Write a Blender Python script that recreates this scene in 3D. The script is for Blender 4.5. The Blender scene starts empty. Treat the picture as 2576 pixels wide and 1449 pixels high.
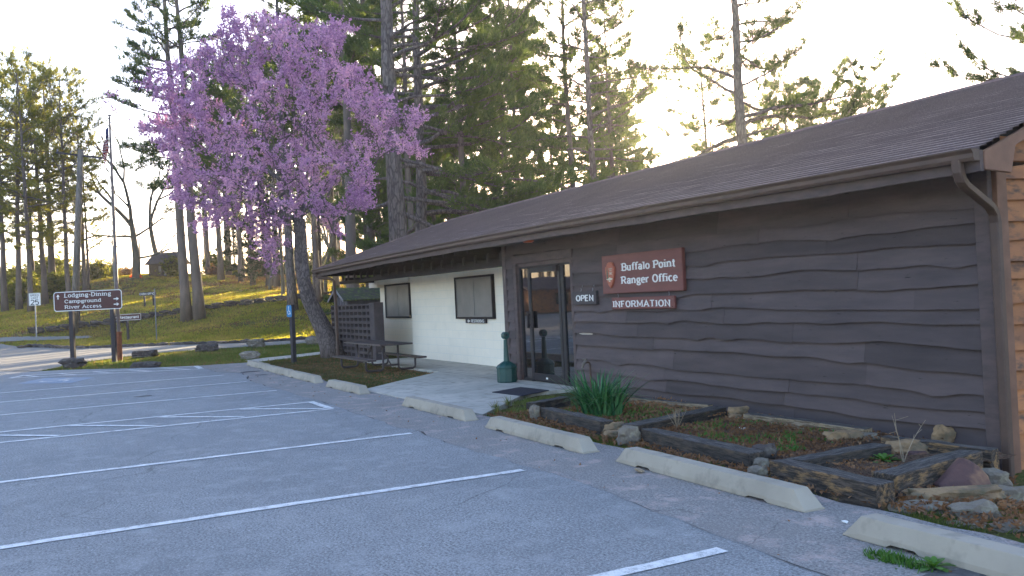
import bpy, bmesh, math, random
import numpy as np
from mathutils import Vector, Matrix, noise as mnoise
C = bpy.context.scene.collection
sc = bpy.context.scene
R_ = math.radians
# ---------------------------------------------------------------- camera
F_PX, CX, CY = 2258.4, 1288.0, 724.5          # focal length and centre in the photo's 2576-wide measure
YAW, PIT, ROL = R_(27.13), R_(0.509), R_(-2.728)
EYE = np.array([0.0, 0.0, 1.5])
def cam_axes():
    f = np.array([-math.cos(YAW)*math.cos(PIT), math.sin(YAW)*math.cos(PIT), math.sin(PIT)])
    r = np.array([math.sin(YAW), math.cos(YAW), 0.0]); u = np.cross(r, f)
    c, s = math.cos(ROL), math.sin(ROL)
    return r*c+u*s, -r*s+u*c, f
RGT, UPV, FWD = cam_axes()
cam = bpy.data.objects.new('camera', bpy.data.cameras.new('camera')); C.objects.link(cam)
m = Matrix.Identity(4)
for i in range(3):
    m[i][0], m[i][1], m[i][2], m[i][3] = RGT[i], UPV[i], -FWD[i], EYE[i]
cam.matrix_world = m
cam.data.sensor_width = 36.0; cam.data.lens = 36.0*F_PX/2576.0
cam.data.clip_start = 0.1; cam.data.clip_end = 2000
sc.camera = cam
# ---------------------------------------------------------------- light
SUN_AZ = math.atan2(math.sin(R_(37.2)), -math.cos(R_(37.2)))              # direction towards the sun in the ground plane
SUN_EL = R_(9.0)
w = bpy.data.worlds.new("World"); sc.world = w; w.use_nodes = True
nt = w.node_tree; nt.nodes.clear()
sky = nt.nodes.new('ShaderNodeTexSky'); sky.sky_type = 'NISHITA'; sky.sun_disc = False
sky.sun_elevation = SUN_EL; sky.sun_rotation = math.pi/2 - SUN_AZ
sky.air_density = 1.0; sky.dust_density = 1.1; sky.ozone_density = 3.0; sky.altitude = 200
bg = nt.nodes.new('ShaderNodeBackground'); bg.inputs[1].default_value = 0.15
ow = nt.nodes.new('ShaderNodeOutputWorld')
wb = nt.nodes.new('ShaderNodeMix'); wb.data_type = 'RGBA'; wb.blend_type = 'MULTIPLY'; wb.inputs[0].default_value = 1.0
wb.inputs[7].default_value = (1.32, 0.99, 0.89, 1)
nt.links.new(sky.outputs[0], wb.inputs[6]); nt.links.new(wb.outputs[2], bg.inputs[0]); nt.links.new(bg.outputs[0], ow.inputs[0])
sd = bpy.data.lights.new('sun', 'SUN'); sd.energy = 5.0; sd.angle = R_(0.5); sd.color = (1.0, 0.80, 0.50)
so = bpy.data.objects.new('sun', sd); C.objects.link(so)
sv = Vector((math.cos(SUN_AZ)*math.cos(SUN_EL), math.sin(SUN_AZ)*math.cos(SUN_EL), math.sin(SUN_EL)))
so.rotation_euler = sv.to_track_quat('Z', 'Y').to_euler()
vs = sc.view_settings
vs.view_transform = 'Standard'; vs.look = 'None'; vs.gamma = 1; vs.use_curve_mapping = False
vs.exposure = 2.8
sc.cycles.max_bounces = 6; sc.cycles.diffuse_bounces = 3; sc.cycles.glossy_bounces = 3
sc.cycles.transmission_bounces = 4; sc.cycles.transparent_max_bounces = 8
# ---------------------------------------------------------------- measuring helpers (photo measure -> place in the world)
def ray(px, py): return RGT*(px-CX)-UPV*(py-CY)+FWD*F_PX
def D(px, py, d): return EYE+ray(px, py)*(d/F_PX)
def G(px, py, z=0.0):
    r = ray(px, py); return EYE+r*((z-EYE[2])/r[2])
def Wy(px, py, y):
    r = ray(px, py); return EYE+r*(y/r[1])
# ---------------------------------------------------------------- terrain
def sstep(a, b, v):
    t = np.clip((v-a)/(b-a), 0, 1); return t*t*(3-2*t)
CTRL = [(120,836,50),(285,814,52),(463,786,54),(670,761,55),(813,748,55),(292,703,78),(421,687,84),(648,709,80),(0,774,70),
        (74,785,63),(350,760,62),(600,740,65),(750,700,78),(470,808,52),(92,858,48),(322,858,45),(394,855,45),(230,848,50),
        (-150,860,50),(-200,780,75),(-200,740,110),(0,745,110),(900,700,80),(900,742,56),(1100,690,85),(1300,680,90)]
TP = [D(*c) for c in CTRL]
def ud(u, d):
    f = np.array([-math.cos(YAW), math.sin(YAW)]); r = np.array([math.sin(YAW), math.cos(YAW)])
    return f*d+r*u
for u, d, z in [(-12,92,5.3),(-30,92,4.6),(-12,130,2.0),(-30,130,1.5),(-60,130,4),(10,120,5),(40,120,5),(30,90,4.0),(50,60,1.5),(70,90,3),
                (30,55,.8),(-60,45,.6),(-80,80,3),(-110,130,4),(90,150,4),(0,180,4),(60,200,4),(-60,200,2)]+\
               [(u, d, 0) for u in (-50,-25,-12,0,12,30) for d in (0,18,34)]+[(u, 41.5, 0.0) for u in (-26,-20,-14,-8)]+[(4,41,.1),(12,41,.15)]:
    p = ud(u, d); TP.append(np.array([p[0], p[1], z]))
TP = np.array(TP)
def _U(r2): return np.where(r2 > 1e-9, 0.5*r2*np.log(r2+1e-12), 0.0)
_n = len(TP)
_K = _U(((TP[:,None,:2]-TP[None,:,:2])**2).sum(-1))+np.eye(_n)*2.0
_P = np.hstack([np.ones((_n,1)), TP[:,:2]])
_A = np.block([[_K,_P],[_P.T,np.zeros((3,3))]])
_w = np.linalg.solve(_A, np.concatenate([TP[:,2], np.zeros(3)]))
def T(x, y):
    x = np.atleast_1d(np.asarray(x, float)); y = np.atleast_1d(np.asarray(y, float))
    sh = x.shape; p = np.stack([x.ravel(), y.ravel()], -1)
    z = np.empty(len(p))
    for i in range(0, len(p), 20000):
        q = p[i:i+20000]
        z[i:i+20000] = _U(((q[:,None,:]-TP[None,:,:2])**2).sum(-1))@_w[:_n]+_w[_n]+q@_w[_n+1:]
    d = -math.cos(YAW)*p[:,0]+math.sin(YAW)*p[:,1]
    z = np.clip(z, -1, 9)*sstep(38, 46, d)
    # gentle fall towards the near corner of the office
    z = z-0.42*sstep(-5.6, -4.2, p[:,0])*sstep(5.4, 7.2, p[:,1])*(1-sstep(9, 14, p[:,1]))*(1-sstep(20,40,d))
    z = z-0.05*sstep(-11, -8, p[:,0])*sstep(5.0, 6.0, p[:,1])*(1-sstep(9, 14, p[:,1]))
    return z.reshape(sh)
def Tz(x, y): return float(T(x, y)[0])
def onT(px, py, d0=8, d1=150):
    """the point of the terrain seen at (px, py)"""
    ds = np.linspace(d0, d1, 900)
    pts = EYE[None]+ray(px, py)[None]*(ds[:,None]/F_PX)
    b = pts[:,2] < T(pts[:,0], pts[:,1])
    i = int(np.argmax(b)) if b.any() else len(ds)-1
    p = pts[i].copy(); p[2] = Tz(p[0], p[1]); return p
def atd(px, d):
    """ground point in the direction px at distance d"""
    p = D(px, 790, d); return np.array([p[0], p[1], Tz(p[0], p[1])])
def inpoly(x, y, poly):
    r = np.zeros(x.shape, bool); n = len(poly)
    for i in range(n):
        x0, y0 = poly[i]; x1, y1 = poly[(i+1) % n]
        c = ((y0 > y) != (y1 > y)) & (x < (x1-x0)*(y-y0)/(y1-y0+1e-12)+x0)
        r ^= c
    return r
# ---------------------------------------------------------------- materials
def newmat(name):
    mt = bpy.data.materials.new(name); mt.use_nodes = True
    n = mt.node_tree; n.nodes.clear()
    out = n.nodes.new('ShaderNodeOutputMaterial'); b = n.nodes.new('ShaderNodeBsdfPrincipled')
    n.links.new(b.outputs[0], out.inputs[0]); return mt, n, b, out
def noise_node(n, scale, detail=4, rough=.55, vec=None, dist=0):
    t = n.nodes.new('ShaderNodeTexNoise'); t.inputs['Scale'].default_value = scale
    t.inputs['Detail'].default_value = detail; t.inputs['Roughness'].default_value = rough; t.inputs['Distortion'].default_value = dist
    if vec is not None: n.links.new(vec, t.inputs['Vector'])
    return t.outputs['Fac']
def ramp(n, fac, stops):
    r = n.nodes.new('ShaderNodeValToRGB'); n.links.new(fac, r.inputs[0])
    e = r.color_ramp.elements
    while len(e) < len(stops): e.new(0.5)
    for el, (p, c) in zip(e, stops):
        el.position = p; el.color = (*c, 1) if len(c) == 3 else c
    return r.outputs[0]
def mixc(n, fac, a, b, mode='MIX'):
    x = n.nodes.new('ShaderNodeMix'); x.data_type = 'RGBA'; x.blend_type = mode
    for s, v in ((0, fac), (6, a), (7, b)):
        if isinstance(v, (int, float)): x.inputs[s].default_value = v
        elif isinstance(v, tuple): x.inputs[s].default_value = (*v, 1)
        else: n.links.new(v, x.inputs[s])
    return x.outputs[2]
def coords(n, scale=(1,1,1), kind='Object', rot=(0,0,0)):
    tc = n.nodes.new('ShaderNodeTexCoord'); mp = n.nodes.new('ShaderNodeMapping')
    mp.inputs['Scale'].default_value = scale; mp.inputs['Rotation'].default_value = rot
    n.links.new(tc.outputs[kind], mp.inputs[0]); return mp.outputs[0]
def bump(n, b, h, strength=.5, dist=.02):
    k = n.nodes.new('ShaderNodeBump'); k.inputs['Strength'].default_value = strength; k.inputs['Distance'].default_value = dist
    n.links.new(h, k.inputs['Height']); n.links.new(k.outputs[0], b.inputs['Normal'])
def mat(name, c1, c2=None, scale=6.0, rough=.8, bmp=.3, bdist=.01, stretch=(1,1,1), metal=0, spec=.3, detail=5, lo=.35, hi=.65, c3=None, s3=40, rnd=0.0, bscale=None, t3=(.5,.68)):
    mt, n, b, out = newmat(name)
    v = coords(n, stretch)
    f = noise_node(n, scale, detail, .6, v)
    col = ramp(n, f, [(lo, c1), (hi, c2 or tuple(x*.75 for x in c1))])
    if c3:
        f3 = noise_node(n, s3, 3, .6, v)
        col = mixc(n, ramp(n, f3, [(t3[0], (0,0,0)), (t3[1], (1,1,1))]), col, c3)
    if rnd:
        oi = n.nodes.new('ShaderNodeObjectInfo'); hs = n.nodes.new('ShaderNodeHueSaturation')
        mr = n.nodes.new('ShaderNodeMapRange'); mr.inputs[3].default_value = 1-rnd; mr.inputs[4].default_value = 1+rnd
        n.links.new(oi.outputs['Random'], mr.inputs[0]); n.links.new(mr.outputs[0], hs.inputs['Value']); n.links.new(col, hs.inputs['Color'])
        col = hs.outputs[0]
    n.links.new(col, b.inputs['Base Color'])
    b.inputs['Roughness'].default_value = rough; b.inputs['Metallic'].default_value = metal
    b.inputs['Specular IOR Level'].default_value = spec
    if bmp: bump(n, b, noise_node(n, bscale or scale*4, 6, .65, v), bmp, bdist)
    return mt
def leafmat(name, cols, transl=.35, tcol=None, rough=.7, attr='tint'):
    """foliage: colour by the per-clump attribute, part diffuse and part translucent"""
    mt, n, b, out = newmat(name)
    a = n.nodes.new('ShaderNodeAttribute'); a.attribute_name = attr
    k = len(cols); col = ramp(n, a.outputs['Fac'], [(i/(k-1), c) for i, c in enumerate(cols)])
    n.links.new(col, b.inputs['Base Color']); b.inputs['Roughness'].default_value = rough; b.inputs['Specular IOR Level'].default_value = .25
    t = n.nodes.new('ShaderNodeBsdfTranslucent')
    tc = mixc(n, 1.0, col, tcol or (1.6, 1.5, .7), 'MULTIPLY'); n.links.new(tc, t.inputs[0])
    mx = n.nodes.new('ShaderNodeMixShader'); mx.inputs[0].default_value = transl
    n.links.new(b.outputs[0], mx.inputs[1]); n.links.new(t.outputs[0], mx.inputs[2]); n.links.new(mx.outputs[0], out.inputs[0])
    return mt
def barkmat(name, c1, c2, scale=9, st=(1,1,.22), bd=.03):
    mt, n, b, out = newmat(name); v = coords(n, st)
    vo = n.nodes.new('ShaderNodeTexVoronoi'); vo.feature = 'DISTANCE_TO_EDGE'; vo.inputs['Scale'].default_value = scale
    nz = n.nodes.new('ShaderNodeTexNoise'); nz.inputs['Scale'].default_value = 5; nz.inputs['Detail'].default_value = 4
    n.links.new(v, nz.inputs['Vector'])
    va = n.nodes.new('ShaderNodeVectorMath'); va.operation = 'MULTIPLY_ADD'
    n.links.new(nz.outputs['Color'], va.inputs[0]); va.inputs[1].default_value = (.25,.25,.25); n.links.new(v, va.inputs[2])
    n.links.new(va.outputs[0], vo.inputs['Vector'])
    crack = ramp(n, vo.outputs['Distance'], [(0.0, (0,0,0)), (.16, (1,1,1))])
    f = noise_node(n, 14, 5, .6, v)
    col = ramp(n, f, [(.35, c1), (.65, c2)])
    col = mixc(n, crack, tuple(x*.42 for x in c1), col)
    n.links.new(col, b.inputs['Base Color']); b.inputs['Roughness'].default_value = .9; b.inputs['Specular IOR Level'].default_value = .15
    ad = n.nodes.new('ShaderNodeMath'); ad.operation = 'MULTIPLY_ADD'
    n.links.new(f, ad.inputs[0]); ad.inputs[1].default_value = .3; n.links.new(crack, ad.inputs[2])
    bump(n, b, ad.outputs[0], .9, bd)
    return mt
# ---------------------------------------------------------------- mesh builder
class MB:
    def __init__(s): s.v = []; s.f = []; s.n = 0; s.mi = []; s.t = []; s.hast = False
    def add(s, v, f, mi=0, t=0.0):
        v = np.asarray(v, float).reshape(-1, 3)
        s.v.append(v); s.f += [tuple(i+s.n for i in q) for q in f]; s.mi += [mi]*len(f); s.n += len(v)
        s.t.append(np.full(len(v), t)); return s
    def box(s, a, b, mi=0, t=0.0):
        x0,y0,z0 = [min(p,q) for p,q in zip(a,b)]; x1,y1,z1 = [max(p,q) for p,q in zip(a,b)]
        return s.add([(x0,y0,z0),(x1,y0,z0),(x1,y1,z0),(x0,y1,z0),(x0,y0,z1),(x1,y0,z1),(x1,y1,z1),(x0,y1,z1)],
              [(0,3,2,1),(4,5,6,7),(0,1,5,4),(1,2,6,5),(2,3,7,6),(3,0,4,7)], mi, t)
    def hexa(s, bot, top, mi=0):
        return s.add(list(bot)+list(top), [(0,3,2,1),(4,5,6,7),(0,1,5,4),(1,2,6,5),(2,3,7,6),(3,0,4,7)], mi)
    def poly(s, pts, mi=0): return s.add(pts, [tuple(range(len(pts)))], mi)
    def prism(s, pts, off, mi=0):
        """pts: planar polygon, extruded by the vector off"""
        p = np.asarray(pts, float); k = len(p); q = p+np.asarray(off, float)
        return s.add(np.vstack([p, q]), [tuple(range(k))[::-1], tuple(range(k, 2*k))]+[(i, (i+1) % k, (i+1) % k+k, i+k) for i in range(k)], mi)
    def tube(s, path, rad, n=6, mi=0, caps=True, t=0.0, jit=0):
        P_ = np.asarray(path, float); k = len(P_)
        rad = np.broadcast_to(np.asarray(rad, float), (k,))
        tg = np.gradient(P_, axis=0); tg /= np.linalg.norm(tg, axis=1, keepdims=True)+1e-12
        up = np.array([0,0,1.0]) if abs(tg[0][2]) < .9 else np.array([1.0,0,0])
        a = np.cross(tg, up); bad = np.linalg.norm(a, axis=1) < 1e-4; a[bad] = (0,1,0)
        a /= np.linalg.norm(a, axis=1, keepdims=True)
        for i in range(1, k):
            if a[i]@a[i-1] < 0: a[i] = -a[i]
        b = np.cross(tg, a)
        th = np.arange(n)*2*math.pi/n
        rr = rad[:,None]*(1+(np.random.rand(k, n)-.5)*jit)
        V = P_[:,None,:]+rr[:,:,None]*(np.cos(th)[None,:,None]*a[:,None,:]+np.sin(th)[None,:,None]*b[:,None,:])
        f = [(i*n+j, i*n+(j+1) % n, (i+1)*n+(j+1) % n, (i+1)*n+j) for i in range(k-1) for j in range(n)]
        if caps: f += [tuple(range(n))[::-1], tuple(range((k-1)*n, k*n))]
        return s.add(V.reshape(-1, 3), f, mi, t)
    def lathe(s, prof, n=16, c=(0,0,0), mi=0):
        th = np.arange(n)*2*math.pi/n; pr = np.asarray(prof, float); k = len(pr)
        V = np.stack([pr[:,0][:,None]*np.cos(th)+c[0], pr[:,0][:,None]*np.sin(th)+c[1], np.repeat((pr[:,1]+c[2])[:,None], n, 1)], -1)
        f = [(i*n+j, i*n+(j+1) % n, (i+1)*n+(j+1) % n, (i+1)*n+j) for i in range(k-1) for j in range(n)]
        f += [tuple(range(n))[::-1], tuple(range((k-1)*n, k*n))]
        return s.add(V.reshape(-1, 3), f, mi)
    def tris(s, a, b, c, t):
        """many loose triangles; t per triangle"""
        k = len(a); V = np.stack([a, b, c], 1).reshape(-1, 3)
        s.v.append(V); base = s.n
        s.f.append(('T', base, k)); s.n += 3*k; s.t.append(np.repeat(t, 3)); s.hast = True
        s.mi += [0]*k
        return s
    def mesh(s, name, mats, smooth=False, tint=False):
        V = np.vstack(s.v); me = bpy.data.meshes.new(name)
        lv = []; ls = []; k = 0
        for f in s.f:
            if f[0] == 'T':
                lv.append(np.arange(f[1], f[1]+3*f[2])); ls.append(np.full(f[2], 3))
            else: lv.append(np.array(f)); ls.append(np.array([len(f)]))
        lv = np.concatenate(lv); ls = np.concatenate(ls)
        me.vertices.add(len(V)); me.vertices.foreach_set('co', V.ravel())
        me.loops.add(len(lv)); me.loops.foreach_set('vertex_index', lv.astype(np.int32))
        me.polygons.add(len(ls)); me.polygons.foreach_set('loop_start', np.concatenate([[0], np.cumsum(ls)[:-1]]).astype(np.int32))
        if not isinstance(mats, (list, tuple)): mats = [mats]
        for mm in mats: me.materials.append(mm)
        if len(mats) > 1: me.polygons.foreach_set('material_index', np.array(s.mi, np.int32))
        if tint or s.hast:
            at = me.attributes.new('tint', 'FLOAT', 'POINT'); at.data.foreach_set('value', np.concatenate(s.t))
        me.update(calc_edges=True)
        me.polygons.foreach_set('use_smooth', np.full(len(ls), bool(smooth)))
        return me
def link(name, me, parent=None, loc=None):
    o = bpy.data.objects.new(name, me); C.objects.link(o)
    if parent is not None:
        o.parent = parent; q = parent
        off = Vector((0,0,0))
        while q is not None: off = off-Vector(q.location); q = q.parent
        o.location = off if loc is None else Vector(loc)+off       # geometry or loc given in world measure
    elif loc is not None: o.location = loc
    return o
def part(name, mb, mt, parent, smooth=False, kind=None, label=None):
    o = link(name, mb.mesh(name, mt, smooth), parent)
    if kind or name == 'lettering': o['kind'] = kind or 'stuff'
    if label: o['label'] = label
    return o
def tag(o, label, cat, group=None, kind=None):
    o['label'] = label; o['category'] = cat
    if group: o['group'] = group
    if kind: o['kind'] = kind
    return o
def thing(name, label, cat, loc, group=None):
    o = bpy.data.objects.new(name, None); C.objects.link(o); o.location = loc; o.empty_display_size = .1
    return tag(o, label, cat, group)
def struct(name, mb, mt, smooth=False):
    o = link(name, mb.mesh(name, mt, smooth)); o['kind'] = 'structure'; return o
def stuff(name, mb, mt, label, cat):
    o = link(name, mb.mesh(name, mt)); return tag(o, label, cat, None, 'stuff')
def single(name, mb, mt, label, cat, base, group=None, smooth=False):
    """a thing that is one mesh, its origin at its base"""
    me = mb.mesh(name, mt, smooth); me.transform(Matrix.Translation(-Vector(base)))
    o = bpy.data.objects.new(name, me); C.objects.link(o); o.location = base
    return tag(o, label, cat, group)
def bev(o, wd=.006, seg=1):
    m_ = o.modifiers.new('bevel', 'BEVEL'); m_.width = wd; m_.segments = seg; m_.limit_method = 'ANGLE'; m_.angle_limit = R_(40)
    return o
random.seed(7); np.random.seed(7)
# ================================================================ SETTING
def axis(segs):
    out = []
    for a, b, st in segs: out += list(np.arange(a, b, st))
    return np.array(out+[segs[-1][1]])
def ground_mat():
    mt, n, b, out = newmat('ground'); v = coords(n)
    f1 = noise_node(n, .16, 5, .6, v); f2 = noise_node(n, 2.2, 6, .7, v); f3 = noise_node(n, 22, 5, .75, v)
    green = ramp(n, f3, [(.3, (.05,.07,.018)), (.7, (.13,.155,.045))])
    brown = ramp(n, f3, [(.3, (.045,.03,.018)), (.52, (.17,.115,.065)), (.72, (.30,.22,.13))])
    ad = n.nodes.new('ShaderNodeMath'); ad.operation = 'MULTIPLY_ADD'; ad.inputs[1].default_value = .6
    n.links.new(f2, ad.inputs[0]); n.links.new(f1, ad.inputs[2])
    k = ramp(n, ad.outputs[0], [(.72, (0,0,0)), (.9, (1,1,1))])
    n.links.new(mixc(n, k, green, brown), b.inputs['Base Color'])
    b.inputs['Roughness'].default_value = .95; b.inputs['Specular IOR Level'].default_value = .05
    bump(n, b, f3, 1.0, .08); return mt
M = {}
M['ground'] = ground_mat()
def asphalt_mat(name, lo, hi, patch, pale, sc_=1.0, agg=120, plo=.56):
    mt, n, b, out = newmat(name); v = coords(n)
    a = noise_node(n, agg, 3, .8, v); big = noise_node(n, .45*sc_, 5, .65, v); mid = noise_node(n, 3.2, 5, .7, v)
    col = ramp(n, a, [(.32, lo), (.66, hi)])
    col = mixc(n, ramp(n, big, [(.42, (0,0,0)), (.66, (.75,.75,.75))]), col, patch)
    col = mixc(n, ramp(n, mid, [(plo, (0,0,0)), (plo+.16, (.6,.6,.6))]), col, pale)
    vo = n.nodes.new('ShaderNodeTexVoronoi'); vo.inputs['Scale'].default_value = 130; n.links.new(v, vo.inputs['Vector'])
    sp = ramp(n, vo.outputs['Color'], [(.72, (0,0,0)), (.8, (.35,.35,.35))])
    col = mixc(n, sp, col, tuple(min(1, x*1.4) for x in hi))
    ck = n.nodes.new('ShaderNodeTexVoronoi'); ck.feature = 'DISTANCE_TO_EDGE'; ck.inputs['Scale'].default_value = .33*sc_
    nz = n.nodes.new('ShaderNodeTexNoise'); nz.inputs['Scale'].default_value = 1.3; nz.inputs['Detail'].default_value = 6
    va = n.nodes.new('ShaderNodeVectorMath'); va.operation = 'MULTIPLY_ADD'; va.inputs[1].default_value = (.45,.45,.45)
    n.links.new(v, nz.inputs['Vector']); n.links.new(nz.outputs['Color'], va.inputs[0]); n.links.new(v, va.inputs[2]); n.links.new(va.outputs[0], ck.inputs['Vector'])
    cm = ramp(n, ck.outputs['Distance'], [(0.0, (.5,.5,.5)), (.004, (0,0,0))])
    gate = ramp(n, noise_node(n, .5, 2, .5, v), [(.5, (0,0,0)), (.58, (1,1,1))])
    cmx = mixc(n, 1.0, cm, gate, 'MULTIPLY')
    col = mixc(n, cmx, col, (.03,.03,.03))
    n.links.new(col, b.inputs['Base Color']); b.inputs['Roughness'].default_value = .82; b.inputs['Specular IOR Level'].default_value = .35
    bump(n, b, a, .8, .012); return mt
M['asphalt'] = asphalt_mat('asphalt', (.045,.048,.053), (.35,.362,.372), (.155,.163,.172), (.285,.295,.303), 1.0, 58, .5)
M['old_asphalt'] = asphalt_mat('old_asphalt', (.07,.066,.064), (.34,.325,.315), (.19,.175,.165), (.50,.37,.33), 2.2, 50, .52)
M['road'] = asphalt_mat('road', (.12,.115,.11), (.26,.25,.235), (.19,.18,.17), (.24,.23,.21))
def paint_mat():
    mt, n, b, out = newmat('white_paint'); v = coords(n)
    f = noise_node(n, 9, 6, .8, v); g = noise_node(n, 90, 3, .7, v)
    ad = n.nodes.new('ShaderNodeMath'); ad.operation = 'MULTIPLY_ADD'; ad.inputs[1].default_value = .5; n.links.new(g, ad.inputs[0]); n.links.new(f, ad.inputs[2])
    n.links.new(ramp(n, ad.outputs[0], [(.60, (.24,.245,.255)), (.72, (.54,.545,.55)), (.86, (.68,.685,.69))]), b.inputs['Base Color'])
    b.inputs['Roughness'].default_value = .7; bump(n, b, g, .5, .005); return mt
M['paint'] = paint_mat()
M['blue_paint'] = mat('blue_paint', (.17,.24,.34), (.25,.27,.30), 4, .7)
M['concrete'] = mat('concrete', (.36,.32,.26), (.27,.24,.195), 2.2, .85, .45, .006, c3=(.20,.18,.15), s3=6, t3=(.55,.75), lo=.3, hi=.75)
M['slab'] = mat('slab', (.50,.46,.40), (.38,.355,.31), 1.3, .85, .3, .005, c3=(.31,.29,.25), s3=5)
M['mulch'] = mat('mulch', (.06,.034,.022), (.20,.11,.065), 26, .95, 1.0, .05, c3=(.24,.17,.12), s3=60)
M['stone'] = mat('stone', (.22,.19,.16), (.12,.105,.09), 5, .9, .8, .03, c3=(.30,.27,.22), s3=9, rnd=.25)
M['dark_stone'] = mat('dark_stone', (.085,.066,.06), (.045,.038,.038), 4, .9, .8, .03, c3=(.14,.12,.10), s3=9, rnd=.25)
# ground: one sheet out to the horizon
ax = axis([(-420,-260,32),(-260,-110,6),(-110,-30,.8),(-30,4,.25),(4,40,3),(40,420,38)])
ay = axis([(-420,-60,36),(-60,-8,3),(-8,12,.25),(12,70,.8),(70,200,6),(200,420,22)])
GX, GY = np.meshgrid(ax, ay, indexing='ij'); GZ = T(GX, GY)
far = np.hypot(GX, GY)
GZ = GZ*(1-sstep(190, 420, far))+2.0*sstep(190, 420, far)
def rag(pts, amp, step=.12, seed=0):
    """a polyline with a broken, uneven edge"""
    rs = np.random.RandomState(seed); out = []
    pts = [np.array(p, float) for p in pts]
    for a, b in zip(pts[:-1], pts[1:]):
        L = np.linalg.norm(b-a); k = max(1, int(L/step)); nrm = np.array([-(b-a)[1], (b-a)[0]])/max(L, 1e-6)
        for i in range(k): out.append(a+(b-a)*i/k+nrm*((mnoise.noise(Vector((*(a+(b-a)*i/k)*1.7, seed)))*amp*1.6)+(rs.rand()-.5)*amp*.6))
    out.append(pts[-1]); return [tuple(p) for p in out]
lot_edge = rag([(14,4.72),(-3,4.72),(-8.9,4.80),(-10.35,4.80),(-15.0,4.74),(-15.6,4.72),(-22.0,4.80),(-25.7,4.85),(-25.9,3.5),(-27.2,1.7),(-28.3,.7),(-28.9,-.4),(-31,-1.6)], .05, .2, 3)
LOT = lot_edge+[(-60,-9),(-60,-60),(14,-60)]
NEWLOT = rag([(14,3.3),(-3.4,3.42),(-5.9,3.62),(-9.6,3.60),(-14,3.62),(-18.7,3.55),(-21.4,3.85),(-22.2,3.5),(-25.4,3.4),(-27.4,1.2),(-28.4,.3),(-28.9,-.8)], .05, .15, 5)+[(-32,-2.2),(-34,-60),(14,-60)]
near_r = [(-170,-46),(-90,-22),(-60,-9.5),(-45,-5.5),(-31,-1.7),(-28.9,-.4),(-32.4,.75),(-34.6,2.3),(-36.0,3.9),(-36.1,5.2),(-35.9,7.4),(-35.6,9.6),(-36.6,13),(-40,20),(-48,30),(-60,42)]
far_r = [(-175,-38),(-92,-14),(-74,-8.5),(-62,-4.5),(-54.2,-2.5),(-51.5,-1.2),(-48.8,.5),(-45.2,2.8),(-43.3,4.9),(-41.7,6.8),(-40.6,8.6),(-40.4,11.1),(-41.4,15),(-45,22),(-53,33),(-64,44)]
def strip_sheet(name, A, B, mt, dz=.02, m_=6, nsub=6):
    mb = MB(); a = []; b = []
    for i in range(len(A)-1):
        for k in range(m_):
            t = k/m_; a.append(np.array(A[i])*(1-t)+np.array(A[i+1])*t); b.append(np.array(B[i])*(1-t)+np.array(B[i+1])*t)
    a.append(np.array(A[-1])); b.append(np.array(B[-1])); a = np.array(a); b = np.array(b)
    s = np.linspace(0, 1, nsub+1); P2 = a[:,None,:]*(1-s)[None,:,None]+b[:,None,:]*s[None,:,None]
    z = T(P2[...,0], P2[...,1])+dz; V = np.concatenate([P2, z[...,None]], -1); k = len(a)
    mb.add(V.reshape(-1,3), [(i*(nsub+1)+j, (i+1)*(nsub+1)+j, (i+1)*(nsub+1)+j+1, i*(nsub+1)+j+1) for i in range(k-1) for j in range(nsub)])
    return struct(name, mb, mt)
ROADP = near_r+far_r[::-1]
# a second drive branching off on the left, and the footpath beside the lot
DRV_A = [tuple(onT(*p)[:2]) for p in ((-420,884),(-150,870),(0,861),(120,857),(235,850))]
DRV_B = [tuple(onT(*p)[:2]) for p in ((-420,862),(-150,855),(0,851),(110,849),(225,846))]
PATH_A = [(-25.2,4.86),(-25.6,5.3),(-26.3,6.4),(-27.4,7.9),(-28.8,9.4),(-31,12)]
PATH_B = [(-26.5,4.86),(-27.1,5.5),(-27.8,6.8),(-28.7,8.1),(-30.0,9.3),(-32,11.5)]
SLAB = [(-10.4,4.83),(-14.72,4.71),(-15.05,4.75),(-17.25,7.05),(-22.4,7.05),(-22.4,8.5),(-14.3,8.5),(-14.3,7.45),(-12.1,7.45),(-12.1,6.35),(-10.4,4.83)]
BEDP = [(-10.3,5.0),(-4.1,5.0),(-4.1,7.4),(-12.0,7.4)]
low = inpoly(GX, GY, LOT) | inpoly(GX, GY, ROADP) | inpoly(GX, GY, SLAB[:-1]) | inpoly(GX, GY, PATH_A+PATH_B[::-1]) | inpoly(GX, GY, DRV_A+DRV_B[::-1])
GZ2 = GZ-.07*low-.03
nx, ny = GX.shape
mb = MB(); V = np.stack([GX, GY, GZ2], -1).reshape(-1,3)
ii, jj = np.meshgrid(np.arange(nx-1), np.arange(ny-1), indexing='ij')
q = np.stack([ii*ny+jj, (ii+1)*ny+jj, (ii+1)*ny+jj+1, ii*ny+jj+1], -1).reshape(-1,4)
me = bpy.data.meshes.new('ground'); me.vertices.add(len(V)); me.vertices.foreach_set('co', V.ravel())
me.loops.add(q.size); me.loops.foreach_set('vertex_index', q.ravel().astype(np.int32))
me.polygons.add(len(q)); me.polygons.foreach_set('loop_start', (np.arange(len(q))*4).astype(np.int32))
me.materials.append(M['ground']); me.update(calc_edges=True); me.polygons.foreach_set('use_smooth', np.ones(len(q), bool))
o = link('ground', me); o['kind'] = 'structure'
mb = MB(); mb.poly([(x, y, 0.0) for x, y in LOT]); struct('parking_lot', mb, M['old_asphalt'])
mb = MB(); k = len(NEWLOT); zt = .016
mb.add([(x, y, zt) for x, y in NEWLOT]+[(x, y, -.01) for x, y in NEWLOT], [tuple(range(k))]+[(i, i+k, (i+1) % k+k, (i+1) % k) for i in range(k)])
struct('parking_lot_surface', mb, M['asphalt'])
strip_sheet('road', near_r, far_r, M['road'], .012)
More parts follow.
